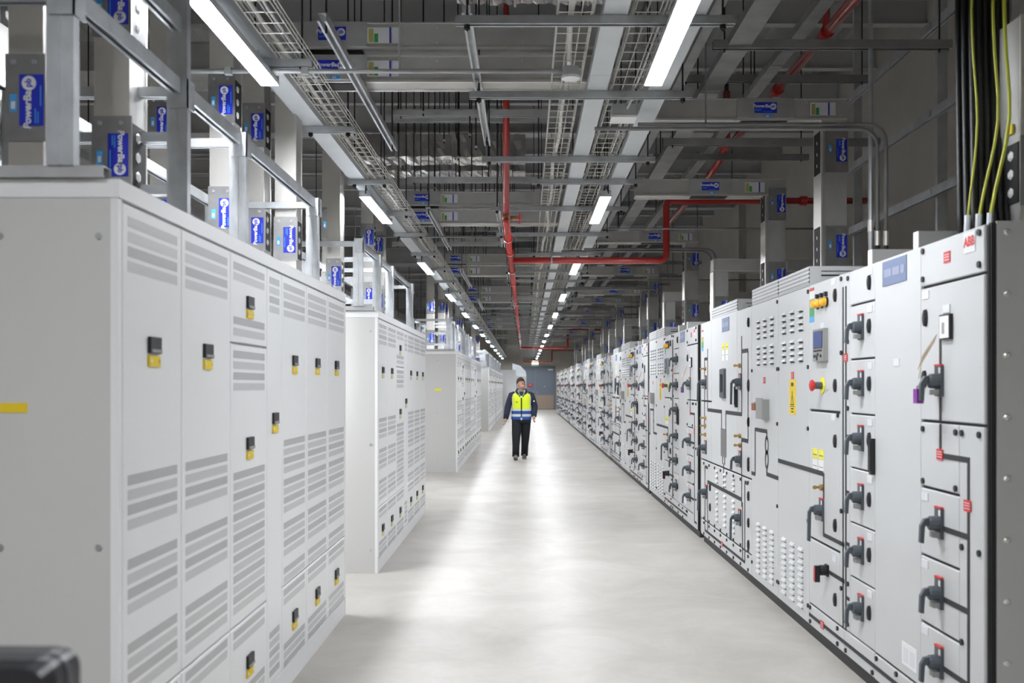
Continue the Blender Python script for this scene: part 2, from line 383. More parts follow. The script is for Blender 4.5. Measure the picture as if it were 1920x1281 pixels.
def end_cub(y, b):
    c = Cub(y, .66, 'end switchgear cubicle with big dark breaker handles down one side, %s' % BN[b], b)
    W = .66; T = .25
    d1 = c.door(.02, W, 2.085, 2.28); d2 = c.door(.02, W, 1.47, 2.08)
    d3 = c.door(T, W, 1.165, 1.465); strip = c.door(.02, T, .08, 1.465)
    ds = [c.door(T, W, z0, z1) for z0, z1 in ((.85, 1.16), (.54, .845), (.225, .535), (.08, .22))]
    c.on(d1, 'maker_badge', ABB, .15, 2.225); c.on(d1, 'red_tag', TAGR, .37, 2.19)
    for yy in (.60,): c.lock(d2, yy, 1.94)
    c.lock(d2, .61, 1.66)
    m = MB().box(-.016, 0, -.052, .052, -.055, .055, 0).box(-.018, -.016, -.046, .046, -.048, .048, 1).box(-.019, -.018, -.004, .02, -.03, .02, 2)
    c.on(d2, 'dial_meter', shared('dial_meter', lambda: m, [BLACK, WHITE, BEZ]), .365, 1.885)
    c.on(d2, 'label_tag', LABW, .375, 1.965); c.on(d2, 'label_tag', LABW, .60, 2.045)
    c.on(d2, 'breaker_handle', BRK, .44, 1.65)
    pk = MB().box(-.10, -.07, -.022, .022, -.12, -.055, 0); pk.tube(arc((-.085, 0, -.055), .017, 0, PI, 'yz', 6), .004, 6, 1)
    c.on(d2, 'padlock', shared('padlock', lambda: pk, [PURP, GALV]), .475, 1.67)
    c.on(d2, 'manila_tag', shared('manila_tag', lambda: MB().rings([[(-.075, .05, -.02), (-.073, .05, -.02), (-.073, .0, .04), (-.075, .0, .04)], [(-.05, -.07, .10), (-.048, -.07, .10), (-.048, -.10, .135), (-.05, -.10, .135)]]).tube([(-.07, .02, 0), (-.075, .03, -.04), (-.08, .03, -.06)], .002, 4), PAPER), .46, 1.72)
    for k, d in enumerate(ds[:3]):
        z = (1.02, .71, .405)[k]
        c.on(d, 'breaker_handle', BRK, .44, z); c.on(d, 'label_tag', LABW, .61, z+.10)
    def mm(mb):
        vl(mb, .44, 1.72, 1.94); vl(mb, .44, 1.475, 1.58); vl(mb, .44, 1.33, 1.46)
        hl(mb, .17, .44, 1.32, .024); vl(mb, .16, .16, 1.332)
        for z in (1.0, .69, .385): hl(mb, .17, .41, z, .024)
        hl(mb, .03, .17, .15, .022)
    c.mimic(mm)
    put('red_tag', TAGR, c.r, (-.003, .44, 1.325)); put('red_tag', TAGR, c.r, (-.003, .165, 1.13))
    c.bolts([(.06, 2.25), (.06, 2.12), (.63, 2.25), (.63, 2.12), (.06, 1.43), (.22, 1.43), (.28, 1.43), (.63, 1.43), (.63, 1.19), (.28, 1.19), (.06, .95), (.22, .95), (.06, .4), (.22, .55), (.63, .2)])
    if b in (0, 1, 2, 3, 5, 7):
        mb = MB()
        for k in range(9): mb.add(MB_SB, Matrix.Translation((.075, -.012, .28+.245*k)))
        obj('side_panel', MB().box(.035, 1.15, -.012, 0, .075, 2.285), SIDE, c.r)
        o = obj('side_bolts', mb, BRIGHT, c.r); o['kind'] = 'stuff'
        obj('edge_gasket', MB().box(.016, .035, -.006, .02, .075, 2.28), GASK, c.r)
    return c
MB_SB = MB().rings([[(.017*k*math.cos(t*PI/4), -d, .014*k*math.sin(t*PI/4)) for t in range(8)] for d, k in ((0, 1), (.006, .9), (.009, .5))])
def blank_cub(y, b):
    c = Cub(y, .61, 'plain full-height switchgear cubicle with slate-blue nameplate at its top, %s' % BN[b], b)
    d = c.door(0, .61, .225, 2.28); d0 = c.door(0, .61, .08, .22)
    pl = shared('nameplate', lambda: MB().box(-.004, 0, -.16, .16, -.062, .062, 0).box(-.005, -.004, -.135, -.085, -.02, .02, 1).box(-.005, -.004, -.075, .02, -.02, .02, 1).box(-.005, -.004, .035, .135, -.02, .02, 1), [PLATE, PLATT])
    c.on(d, 'nameplate', pl, .33, 2.20); c.on(d, 'label_tag', LABW, .30, 1.745)
    c.on(d, 'data_sheet', shared('data_sheet', lambda: MB().box(-.002, 0, -.09, .09, -.055, .055, 0).box(-.003, -.002, -.07, -.01, -.04, .035, 1).box(-.003, -.002, .01, .07, -.04, .035, 1), [WHITE, PALE]), .14, .33)
    if c.full: c.bolts([(.03, .2), (.58, .2), (.3, .2), (.3, .10)])
    c.mimic(lambda mb: hl(mb, 0, .61, .15, .022)); c.lug(.10); return c
def brk_cub(y, b):
    c = Cub(y, .50, 'narrow switchgear cubicle with a tall stack of small breaker doors, %s' % BN[b], b)
    Z = [2.28, 2.08, 1.776, 1.472, 1.168, .86, .555, .225, .08]; S = .40
    st = c.door(S, .50, .225, 2.28, 'cable_way_cover')
    hz = [None, 1.948, 1.64, 1.34, 1.02, .725, .415]
    for i in range(8):
        d = c.door(0, S if i < 7 else .5, Z[i+1], Z[i], gz=.005)
        if i < 7:
            c.on(d, 'label_tag', LABW, .07, Z[i]-.04); c.lock(d, .075, (hz[i] if i else 2.18))
        if hz[i] if i < 7 else None: c.on(d, 'breaker_handle', BRK, .20, hz[i])
        if i == 3:
            c.on(d, 'rubber_cover', shared('rubber_cover', lambda: MB().box(-.022, 0, -.018, .018, -.1, .09).box(-.03, -.012, -.022, .01, -.08, .08), BLACK), .012, 1.26)
    def mm(mb):
        vl(mb, .47, .225, 2.2, .018)
        for z in hz[1:]: hl(mb, .41, .47, z, .02)
        hl(mb, 0, .5, .15, .022)
    c.mimic(mm); put('red_tag', TAGR, c.r, (-.003, .47, 1.79)); c.lug(.12)
    if c.full: c.bolts([(.43, z) for z in (2.24, 1.88, 1.5, .98, .5, .27)]+[(.47, .11), (.03, .11)])
    return c
def ctrl_cub(y, b):
    c = Cub(y, .71, 'switchgear control cubicle with display panel and amber lamps, %s' % BN[b], b)
    S = .08
    c.door(0, S, .225, 2.28, 'edge_cover')
    d1 = c.door(S, .71, 1.475, 2.28); d2 = c.door(S, .71, .655, 1.467); d3 = c.door(S, .71, .225, .647); d4 = c.door(0, .71, .08, .22)
    lamp = shared('indicator_lamp', lambda: MB().cyl((0, 0, 0), (-.012, 0, 0), .032, 12, 0).rings([[(-d, .027*k*math.cos(t*PI/6), .027*k*math.sin(t*PI/6)) for t in range(12)] for d, k in ((.012, 1), (.035, .95), (.045, .6))], 1).box(-.02, 0, -.012, .012, .035, .062, 0), [BLACK, AMBER])
    for yy in (.33, .42, .51): c.on(d1, 'indicator_lamp', lamp, yy, 2.14)
    def strip():
        mb = MB(); cols = [.26, .06, .05, .05, .04, .1]
        z = .105
        for k, h in enumerate((.02, .05, .055, .06, .035)): mb.box(-.002, 0, -.05, .05, z-h, z, k); z -= h
        return mb
    c.on(d1, 'colour_chart', shared('colour_chart', strip, [RED, WHITE, OLIVE, GREEN, CYAN]), .65, 2.15)
    def hmi():
        mb = MB().box(-.03, 0, -.11, .11, -.10, .10, 0).box(-.032, -.03, -.095, .095, -.022, .088, 1).box(-.033, -.032, -.085, .085, -.015, .08, 2)
        for k in range(5): mb.box(-.033, -.03, -.08+.036*k, -.055+.036*k, -.04, -.03, 1)
        for yy, zz in ((-.06, -.068), (.02, -.068), (.0, -.058), (.04, -.068), (.02, -.085), (.075, -.068)): mb.box(-.034, -.03, yy-.012, yy+.012, zz-.009, zz+.009, 1)
        return mb
    c.on(d1, 'display_panel', shared('display_panel', hmi, [BEZ, BLACK, SCRN]), .42, 1.88); c.on(d1, 'label_tag', LABW, .42, 2.0)
    es = MB().cyl((0, 0, 0), (-.006, 0, 0), .05, 14, 2).cyl((-.006, 0, 0), (-.05, 0, 0), .022, 12, 1).rings([[(-d, r*math.cos(t*PI/6), r*math.sin(t*PI/6)) for t in range(12)] for d, r in ((.05, .024), (.062, .036), (.075, .034), (.08, .02))], 0)
    c.on(d1, 'stop_button', shared('stop_button', lambda: es, [RED, HAND, LEMON]), .42, 1.63)
    for z in (2.165, 1.63): c.lock(d1, .16, z)
    c.lock(d2, .16, 1.30); c.lock(d2, .16, .80); c.lock(d3, .16, .36)
    for k in (0, 1): c.on(d2, 'yellow_sticker', STICK, .45+.13*k, 1.17)
    c.on(d2, 'label_tag', LABW, .20, 1.44); c.on(d3, 'label_tag', LABW, .18, .60); c.on(d1, 'label_tag', LABW, .20, 2.25)
    c.on(d2, 'pistol_handle', PIST, .42, .86); c.on(d2, 'key_switch', KEY, .42, 1.0); c.on(d3, 'rotary_switch', ROT, .32, .505)
    def mm(mb):
        hl(mb, .40, .71, 1.085, .03); vl(mb, .395, .93, 1.09); vl(mb, .395, .70, .80); hl(mb, 0, .40, .71, .024); hl(mb, 0, .28, .50, .024); hl(mb, 0, .71, .15, .022)
        vl(mb, .02, .225, 2.2, .018)
    c.mimic(mm); put('red_tag', TAGR, c.r, (-.003, .42, .15))
    if c.full: c.bolts([(.05, 2.25), (.05, 1.82), (.11, 1.455), (.05, .9), (.05, .45), (.68, .2), (.12, .2), (.12, .11), (.68, .11)])
    return c
def louv_cub(y, wd, b, second):
    c = Cub(y, wd, ('switchgear cubicle with louvres and a grey box over a chain symbol, %s' if second else 'switchgear cubicle with louvres and a tall yellow warning strip, %s') % BN[b], b)
    d = c.door(0, wd, .08, 2.28)
    y0 = .19 if not second else .18
    for z in (2.0, 1.795): c.on(d, 'vent_louvres', LOUT, y0, z)['kind'] = 'stuff'
    for z in (.36, .155): c.on(d, 'vent_louvres', LOUL, y0, z)['kind'] = 'stuff'
    if not second:
        wl = MB().box(-.003, 0, -.08, .08, -.12, .12, 0).box(-.004, -.003, -.03, .03, .075, .10, 1).rings([[(-.004, -.045, -.055), (-.004, .045, -.055), (-.004, 0, .05)], [(-.0045, -.045, -.055), (-.0045, .045, -.055), (-.0045, 0, .05)]], 1)
        wl.rings([[(-.0045, -.032, -.047), (-.0045, .032, -.047), (-.0045, 0, .03)], [(-.005, -.032, -.047), (-.005, .032, -.047), (-.005, 0, .03)]], 0).box(-.0055, -.005, -.005, .005, -.04, .01, 1)
        wl.box(-.004, -.003, -.06, .06, -.066, -.062, 1).box(-.004, -.003, -.03, .03, -.085, -.075, 1).box(-.004, -.003, -.03, .03, -.105, -.097, 1)
        c.on(d, 'warning_strip', shared('warning_strip', lambda: wl, [YEL, MIMIC_SHADE]), .40, 1.55); c.on(d, 'red_tag', TAGR, .40, 1.70)
        c.mimic(lambda mb: hl(mb, 0, wd, 1.085, .03))
    else:
        c.on(d, 'red_tag', TAGR, .42, 1.67)
        c.on(d, 'grey_box', shared('grey_box', lambda: MB().box(-.05, 0, -.10, .10, -.075, .075, 0).box(-.056, -.05, -.10, .10, -.075, .085, 0), BEZ), .37, 1.45)
        pk = MB()
        for k in range(3): pk.box(-.05, -.015, .04*k-.015, .04*k+.015, -.025, .03, 0 if k > 1 else 1).tube(arc((-.03, .04*k, .03), .011, 0, PI, 'yz', 5), .004, 5, 2)
        c.on(d, 'padlocks', shared('padlocks', lambda: pk, [RED, COPP, GALV]), .55, 1.46)
        def mm(mb):
            hl(mb, .34, .72, 1.28, .03); vl(mb, .725, .92, 1.29); vl(mb, .34, 1.22, 1.28)
            for zc in (1.175, 1.065):
                n = 14
                mb.rings([[(-.003, .34+r*.055*math.cos(t*2*PI/n), zc+r*.075*math.sin(t*2*PI/n)) for t in range(n)] for r in (1, .62)], 0, cap=False)
            vl(mb, .34, .96, 1.0); hl(mb, 0, .35, .955, .03); hl(mb, .725, wd, .92, .03)
        c.mimic(mm)
    vb = obj('roof_vent', MB().box(0, .005, .01, wd-.01, 2.29, 2.40, 1).box(.005, .5, .01, wd-.01, 2.28, 2.405, 0).box(.08, .42, .008, .01, 2.37, 2.375, 2).box(.08, .2, .008, .01, 2.34, 2.35, 2).box(.25, .42, .008, .01, 2.34, 2.35, 2), [PAINT, VENTP, GASK], c.r)
    if c.full: c.bolts([(.02, z) for z in (2.24, 1.75, 1.35, .75, .2)]+[(wd-.02, z) for z in (1.75, .2)])
    return c
def gen_cub(y, b):
    W = 2.33; A, B = .56, 1.74
    c = Cub(y, W, 'wide incomer switchgear cubicle with black pull handle and fuse mimic, %s' % BN[b], b)
    dA = c.door(0, A, .868, 2.28); dB = c.door(A, B, .868, 2.28); dC = c.door(B, W, 1.475, 2.28); dC2 = c.door(B, W, .868, 1.467)
    dl = c.door(0, W, .25, .86); c.door(0, W, .08, .242)
    pull = MB(); P = []
    for k in range(16):
        t = k*2*PI/16; P.append((max(-1, min(1, 1.5*math.cos(t)))*.11, max(-.14, min(.14, .19*math.sin(t)))))
    pull.rings([[(-d, p[0]*k, p[1]*k) for p in P] for d, k in ((0, 1), (.02, .95), (.02, .62), (.004, .58))], 0); pull.box(-.006, 0, -.055, .055, -.075, .075, 1)
    c.on(dB, 'pull_handle', shared('pull_handle', lambda: pull, [HAND, GASK]), 1.15, 1.65)
    c.on(dB, 'nameplate', CACHE.get('nameplate') or LABW, 1.05, 2.19)
    for k in (0, 1): c.on(dB, 'yellow_sticker', STICK, .99+.17*k, 1.96)
    c.on(dA, 'pistol_handle', PIST, .40, 1.66); c.on(dA, 'key_switch', KEY, .42, 1.80); c.on(dA, 'breaker_handle', BRK, .40, 1.0)
    c.on(dA, 'rubber_cover', CACHE['rubber_cover'], .55, 1.54)
    for z in (1.20, 1.12): c.on(dA, 'key_switch', KEY, .41, z)
    for z in (2.15, 1.64, 1.33, .96): c.lock(dA, .10, z)
    for z in (2.15, 1.62): c.lock(dC, .10, z)
    for z in (1.33, 1.0): c.lock(dC2, .10, z)
    c.on(dC, 'pistol_handle', PIST, .30+B, 1.66); c.on(dC, 'key_switch', KEY, .31+B, 1.80); c.on(dC2, 'breaker_handle', BRK, .3+B, 1.0)
    for z in (1.30, 1.22, 1.13): c.on(dC2, 'key_switch', KEY, .31+B, z)
    c.on(dC, 'colour_chart', CACHE['colour_chart'], .5+B, 2.1)
    c.on(dl, 'pistol_handle', PIST, .42, .50); c.on(dl, 'pistol_handle', PIST, 2.02, .55)
    for yy, z in ((.10, .72), (.10, .5), (.10, .32), (1.80, .62), (1.80, .42)): c.lock(dl, yy, z)
    lv = shared('louvre_block_wide', louv(3, 3, .38, .05), [PAINT, MIMIC_SHADE])
    for z in (.33, .50, .70): c.on(dl, 'vent_louvres', lv, .70, z)['kind'] = 'stuff'
    def mm(mb):
        vl(mb, .37, 1.38, 2.05, .018); hl(mb, .37, 1.03, 1.385, .034); vl(mb, 1.04, 1.23, 1.4); vl(mb, 1.24, 1.23, 1.4); hl(mb, 1.24, 1.95, 1.385, .034); vl(mb, 1.95, 1.38, 2.0, .018)
        vl(mb, .13, 1.17, 1.92, .018); hl(mb, .13, .37, 1.92, .034); hl(mb, .13, .37, 1.17, .034); vl(mb, .37, .60, 1.17, .018)
        mb.box(-.005, 0, 1.02, 1.26, .97, 1.23, 1); vl(mb, 1.09, .90, .97); vl(mb, 1.19, .90, .97); vl(mb, 1.14, .66, .91)
        hl(mb, .37, 1.95, .66, .034); vl(mb, .34, .16, .64, .018); vl(mb, 1.95, .16, .67, .018); hl(mb, .25, 2.1, .15, .024); vl(mb, .25, .15, .82, .018); vl(mb, 2.1, .15, .8, .018)
        hl(mb, .13, .25, .82, .03); hl(mb, 1.95, 2.1, .8, .03); vl(mb, 2.13, 1.18, 1.9, .018); hl(mb, 1.95, 2.13, 1.9, .03)
    c.mimic(mm); put('red_tag', TAGR, c.r, (-.003, 1.2, .15))
    obj('roof_vent', MB().box(0, .005, A, B, 2.285, 2.38, 1).box(.005, .5, A, B, 2.275, 2.385, 0).box(.08, .42, A-.002, A, 2.345, 2.35, 2).box(.1, .25, A-.002, A, 2.31, 2.32, 2), [PAINT, VENTP, GASK], c.r)
    c.bolts([(k*.29+.12, .27) for k in range(8)]+[(k*.29+.12, .22) for k in range(8)]+[(k*.29+.12, .83) for k in range(8)]+[(k*.29+.12, .11) for k in range(8)])
    return c
banks = [(3.97, 1), (10.66, 0), (14.97, 1), (21.62, 0), (25.82, 1), (32.4, 0), (36.6, 1), (43.2, 0), (47.4, 1), (54.0, 0)]
for b, (y, g) in enumerate(banks):
    end_cub(y, b); blank_cub(y+.66, b); brk_cub(y+1.27, b); ctrl_cub(y+1.77, b); louv_cub(y+2.48, .79, b, False); louv_cub(y+3.27, .85, b, True)
    if g: gen_cub(y+4.12, b)

# ------------------------------------------------------------------ UPS cabinets
XU = -1.28
COLS = [.03, .575, 1.19, 1.80, 2.10, 2.69, 3.31, 3.93]
LAT = shared('latch', lambda: MB().box(0, .012, -.05, .05, 0, .056, 0).box(.012, .016, -.046, .046, .003, .014, 2).box(.0, .008, -.05, .05, -.045, -.008, 1).cyl((.008, -.042, -.026), (.012, -.042, -.026), .006, 6, 3).cyl((.008, .042, -.026), (.012, .042, -.026), .006, 6, 3), [BLACK, YEL, BEZ, WHITE])
def ups(i, y, s, yellow=True):
    far = i > 1
    lab = ['light grey cabinet lineup heading the aisle, bright yellow latches and yellow end plate',
           'white-ended grey cabinet lineup just after the first gap in the row of vented cabinets',
           'grey vented cabinet lineup after the wide gap, small yellow plate on its end',
           'grey vented cabinet lineup joined to the one with a small yellow plate'][i] if i < 4 else 'pale grey vented cabinet lineup, %s along its row' % nth(i)
    r = thing('ups_cabinet', lab, 'cabinet', (XU, y, 0), 'vented cabinets along the aisle')
    L = 3.96*s
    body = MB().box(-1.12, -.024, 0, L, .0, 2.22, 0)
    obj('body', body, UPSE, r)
    obj('lid', MB().box(-1.12, .004, 0, L, 2.222, 2.28), UPSP, r)
    obj('end_trim', MB().box(-.024, 0, 0, COLS[0]*s-.002, .0, 2.22, 0), UPSP, r); obj('end_trim', MB().box(-.024, 0, COLS[7]*s+.002, L, 0, 2.22), UPSP, r)
    obj('base_panel', MB().box(-.024, -.002, COLS[0]*s, COLS[7]*s, 0, .112).box(-.024, .006, COLS[0]*s, COLS[7]*s, .112, .124), UPSP, r)
    obj('roof_box', MB().box(-.9, -.1, 1.2*s, 2.1*s, 2.28, 2.33), UPSP, r)
    e = MB()
    for xx in (-.06, -.37, -.75, -1.06):
        for z in (2.10, 1.12, .2): e.cyl((xx, 0, z), (xx, -.006, z), .011, 8)
    o = obj('end_bolts', e, GALV, r); o['kind'] = 'stuff'
    if yellow: obj('yellow_plate', MB().box(-.37, -.285, -.004, 0, 1.545, 1.575), YEL, r) if i == 0 else obj('yellow_plate', MB().box(-.42, -.30, -.004, 0, 1.53, 1.575), LEMON, r)
    G4 = lambda z1: [z1-.048*k for k in range(4)]
    H = .034
    for c in range(7):
        a, b = COLS[c]*s, COLS[c+1]*s; wd = b-a
        narrow = c == 3
        if c == 2: zs = [(.565, 1.815), (1.82, 2.216)]
        elif narrow: zs = [(.128, 2.216)]
        else: zs = [(.565, 2.216)]
        if not narrow: zs = [(.128, .56)]+zs
        if c == 2: bands = [2.176, 2.13, 1.935, 1.885, 1.785, 1.737, 1.689, 1.641]+[1.245-.0455*k for k in range(14)]
        elif narrow: bands = G4(2.176)+[.39-.048*k for k in range(5)]
        elif c in (0, 1): bands = G4(2.176)+G4(1.34)+G4(1.068)+G4(.795)
        else: bands = G4(2.176)+G4(1.34)+G4(1.13)+G4(.90)+([.66, .612])
        if not narrow: bands += [.545, .497]+[.255-.045*k for k in range(3)]
        doors = []
        for z0, z1 in zs:
            wq, h = wd-.005, z1-z0-.004
            d = put('door', shared(('ups_door', round(wq, 4), round(h, 4)), lambda: chamf_x(wq, h), UPSP), r, (0, a+.0025, z0+.002)); doors.append((z0, z1, d))
        def host(z):
            for z0, z1, d in doors:
                if z0 <= z < z1: return d
            return doors[0][2]
        mrg = .045*s if not narrow else .05
        grp = {}
        for k, z in enumerate(bands):
            d = host(z-.01)
            if far: grp.setdefault(d, []).append((z, k))
            else:
                me = shared(('vent', round(wd-2*mrg, 3), k % 2), lambda: MB().box(-.002, .0008, 0, wd-2*mrg, -H, 0), PERFB if k % 2 == 0 else PERF)
                put('vent_strip', me, d, (0, mrg-.0025, z-d.location.z))
        for d, L_ in grp.items():
            mb = MB()
            for z, k in L_: mb.box(-.002, .0015, mrg, wd-mrg-.005, z-H-d.location.z, z-d.location.z, k % 2)
            o = obj('vent_strips', mb, [PERFB, PERF], d); o['kind'] = 'stuff'
        lz = {2: [1.985, 1.335], 3: [1.435]}.get(c, [1.74])
        if not narrow and i < 4: lz = lz+[.33]
        for z in lz:
            if i == 0 and c in (0, 1) and z < .5: pass
            d = host(z); put('latch', LAT if i == 0 else LAT2, d, (0, wd*(.48 if not narrow else .5), z-d.location.z))
    return r
def chamf_x(wd, h, dep=.022, c=.004):
    return MB().rings([[(-dep, 0, 0), (-dep, wd, 0), (-dep, wd, h), (-dep, 0, h)], [(-c, 0, 0), (-c, wd, 0), (-c, wd, h), (-c, 0, h)], [(0, c, c), (0, wd-c, c), (0, wd-c, h-c), (0, c, h-c)]])
LAT2 = LAT.copy(); LAT2.materials[1] = mat('pale_yellow_label', (.72, .66, .34), .5)
UP = [(3.13, 1.0), (8.63, 1.045), (18.7, 1.13), (23.3, 1.38), (35.1, .96), (39.0, .96), (43.6, 1.05), (47.9, 1.05), (52.2, 1.05)]
for i, (y, s) in enumerate(UP): ups(i, y, s, i in (0, 2))

# steel frames and bus duct risers on top of the vented cabinets
def riser(x, y, z0, z1, label, group, joints=(2.35, 2.98), logo_up=(0, 1), depth=.19, wd=.13, flip=1):
    r = thing('busbar_riser', label, 'busbar duct', (x, y, z0), group)
    a = wd/2
    obj('duct', MB().box(-a+.004, a-.004, .01, depth-.01, 0, z1-z0), ALU, r)
    obj('flange', MB().box(-a, a, -.002, .012, 0, z1-z0).box(-a, a, depth-.012, depth, 0, z1-z0), BRIGHT, r)
    for k, jz in enumerate(joints):
        jp = obj('joint_plate', MB().box(-a-.006, a+.012, -.012, -.002, jz-z0, jz-z0+.30), JOINT, r)
        st = MB().box(a-.004, a+.002, .02, depth-.02, jz-z0+.02, jz-z0+.28, 0) if flip > 0 else MB().box(-a-.002, -a+.004, .02, depth-.02, jz-z0+.02, jz-z0+.28, 0)
        xs = (a if flip > 0 else -a)
        for q in range(3): st.ell((xs-.014*flip, depth*.45, jz-z0+.07+.08*q), .026, .034, .030, 1, 8, 5)
        obj('insulator_stack', st, [GASK, INSU], r)
        put('maker_label', PB, jp, (a*.42, -.0125, jz-z0+.14), (0, PI/2 if logo_up[k] == 0 else -PI/2, 0))
        put('blue_sticker', CY, jp, (-a*.62, -.0125, jz-z0+.13))
        o = MB()
        for xx in (-a*.6, a*.6): o.cyl((xx, -.012, jz-z0+.27), (xx, -.02, jz-z0+.27), .009, 8)
        obj('bolts', o, GALV, jp)['kind'] = 'stuff'
    return r
def zpost(mb, x, y, z0, z1, sx=.085, sy=.042):
    return mb.box(x-sx/2, x+sx/2, y, y+sy, z0, z1).box(x-.004, x+.004, y-.004, y+sy+.004, z0, z1)
for i, (y, s) in enumerate(UP):
    L = 3.96*s; nm = ['cabinet lineup at the head of the aisle', 'white-ended second cabinet lineup', 'third cabinet lineup with yellow end plate'][i] if i < 3 else nth(i)+' vented cabinet lineup'
    f = thing('strut_gantry', 'galvanised strut frame standing on the %s' % nm, 'frame', (XU, y, 2.28), 'strut frames on the vented cabinets')
    X1, X2 = -.165, -.85
    offs = [-.04, 1.0, 1.87, 3.62]
    tall = [1.0, 1.0, .58, .58]
    for X in (X1, X2):
        for k, o_ in enumerate(offs):
            mb = MB(); zpost(mb, X, o_*s+.0, .035, (.60 if i != 0 or X != X1 else tall[k])); obj('post', mb, GALV, f)
        obj('top_rail', MB().prism([(X+a, .56+b) for a, b in cprof(.042, .06)], 'y', -.04*s, 3.70*s), GALV, f)
    for o_ in offs: obj('cross_rail', MB().prism([(o_*s+.06+a, .56+b) for a, b in cprof(.042, .042)], 'x', X2, X1), GALV, f)
    obj('base_rail', MB().prism([(-.02+.02+a, b) for a, b in cprof(.06, .036)], 'x', -1.12, -.035), GALD, f)
    obj('base_rail', MB().prism([(3.66*s+a, b) for a, b in cprof(.06, .036)], 'x', -1.12, -.035), GALD, f)
    for k in (0, 1): obj('cross_rail', MB().prism([(1.06*s+a, .15+.22*k+b) for a, b in cprof(.042, .042)], 'x', X2, X1-.02), GALV, f)
    if i == 0: obj('upper_rail', MB().prism([(X1+a, .82+b) for a, b in cprof(.042, .06)], 'y', -.04, 1.05), GALV, f)
    for o_ in offs[:]: obj('corner_bracket', MB().box(X1-.03, X1+.05, o_*s-.012, o_*s-.004, .50, .62).box(X1+.044, X1+.05, o_*s-.012, o_*s+.07, .5, .62), GALV, f)
    G = 'busbar risers on the vented cabinets'
    for k, (o_, xx, up) in enumerate(((.94, -1.69, (0, 0)), (2.98, -1.865, (1, 1)), (3.68, -1.86, (1, 1)), (3.72, -1.65, (0, 1)))):
        if i > 4: break
        if i and k in (0, 3): xx -= .2
        riser(xx, y+o_*s, 2.28, 3.93 if k else 3.9, '%s busbar riser with blue label on the %s' % (nth(k), nm), G, ((2.43, 3.05), (2.55, 3.24), (2.55, 3.26), (2.49,))[k], up, wd=.145)
    if i < 2:
        riser(-1.72, y+.30, 2.28, 3.6, 'busbar riser behind the corner post, %s' % nm, G, (2.47,), (1,), wd=.12)
        riser(-2.36, y+1.2, 2.28, 4.2, 'rear busbar riser with blue label, %s' % nm, G, (2.6, 3.2), (1, 1))
        riser(-2.36, y+3.3, 2.28, 4.2, 'last rear busbar riser, %s' % nm, G, (2.6, 3.2), (1, 1))
    if i in (0, 1):    # riser at the end that feeds the two ducts over the aisle
        pass

# ------------------------------------------------------------------ overhead trays, channels and lamps
ZT = 3.50
def run(name, label, cat, x0, x1, z0, z1, y0, y1, m, seg=3.0, group=None):
    r = thing(name, label, cat, (0, 0, 0), group); y = y0; k = 0
    while y < y1:
        e = min(y+seg, y1)
        obj('section', MB().box(x0, x1, y+.002, e-.002, z0, z1).box(x0, x0+.006, y+.002, e-.002, z0-.002, z0).box(x1-.006, x1, y+.002, e-.002, z0-.002, z0), m, r); y = e
    return r
run('cable_trunking', 'wide pale grey trunking run over the front edge of the vented cabinets', 'trunking', -1.595, -1.45, ZT, ZT+.06, -3, 66, TRUN)
run('cable_trunking', 'pale grey trunking run between the two wire cable trays', 'trunking', .39, .515, ZT, ZT+.06, -3, 66, TRUN)
run('cable_trunking', 'pale grey trunking run beside the lamp row toward the switchgear', 'trunking', .775, .91, ZT, ZT+.06, -3, 66, TRUN)
def basket(label, x0, x1):
    r = thing('cable_basket', label, 'cable tray', (0, 0, ZT), None); a = MB(); b = MB(); n = 4
    nb = 4
    for k in range(nb): x = x0+(x1-x0)*k/(nb-1); a.cyl((x, -3, .01), (x, 66, .01), .0035, 4)
    for x in (x0, x1):
        for z in (.04, .07): a.cyl((x, -3, z), (x, 66, z), .0035, 4)
    y = -1.0
    while y < 66:
        b.tube([(x0, y, .07), (x0, y, .006), (x1, y, .006), (x1, y, .07)], .0032, 4)
        y += .15
    o = obj('long_wires', a, WIRE, r); o['kind'] = 'stuff'; o = obj('cross_wires', b, WIRE, r); o['kind'] = 'stuff'
basket('wire mesh cable tray beside the trunking over the vented cabinets', -1.42, -1.25)
basket('wire mesh cable tray with white cable bundle near the red drop pipe', .165, .345)
basket('wire mesh cable tray between the two trunkings by the lamp row', .55, .74)
for k, (lab, x, r, m, seed) in enumerate((('thick white cable bundle lying in the mesh tray near the red pipe', .25, .016, CABW, 1), ('thin white cable in the mesh tray between the trunkings', .70, .007, CABW, 2), ('black cable in the mesh tray between the trunkings', .60, .009, RUBB, 3), ('pale cable in the mesh tray over the vented cabinets', -1.36, .012, CABW, 4), ('grey cable in the mesh tray over the vented cabinets', -1.30, .009, GALD, 5))):
    random.seed(seed); pts = [(x+random.uniform(-.018, .018), y*.8-2, ZT+.014+r) for y in range(84)]
    tag(obj('cable', MB().tube(pts, r, 6), m, smooth=True), lab, 'cable')
def bracket(x0, x1, y, label, group, z=3.455):
    r = thing('hanger_channel', label, 'support channel', ((x0+x1)/2, y, z), group); h = (x1-x0)/2
    obj('channel', MB().prism(cprof(.05, .042), 'x', -h, h), GALV, r)
    for s in (-1, 1):
        obj('threaded_rod', MB().cyl((s*(h-.06), 0, -.03), (s*(h-.06), 0, ZC+.03-z), .006, 6), GASK, r)
        obj('rod_nut', MB().cyl((s*(h-.06), 0, -.022), (s*(h-.06), 0, 0), .017, 6), GASK, r)
yl = [3.9, 5.71, 7.19, 9.04, 10.7, 12.2, 14.0, 15.8]; y = 17.7
while y < 66: yl.append(y); y += 1.85
for k, y in enumerate(yl): bracket(-1.61, -1.22, y, '%s short hanger channel under the trunking over the vented cabinets' % nth(k), 'hanger channels over the vented cabinets')
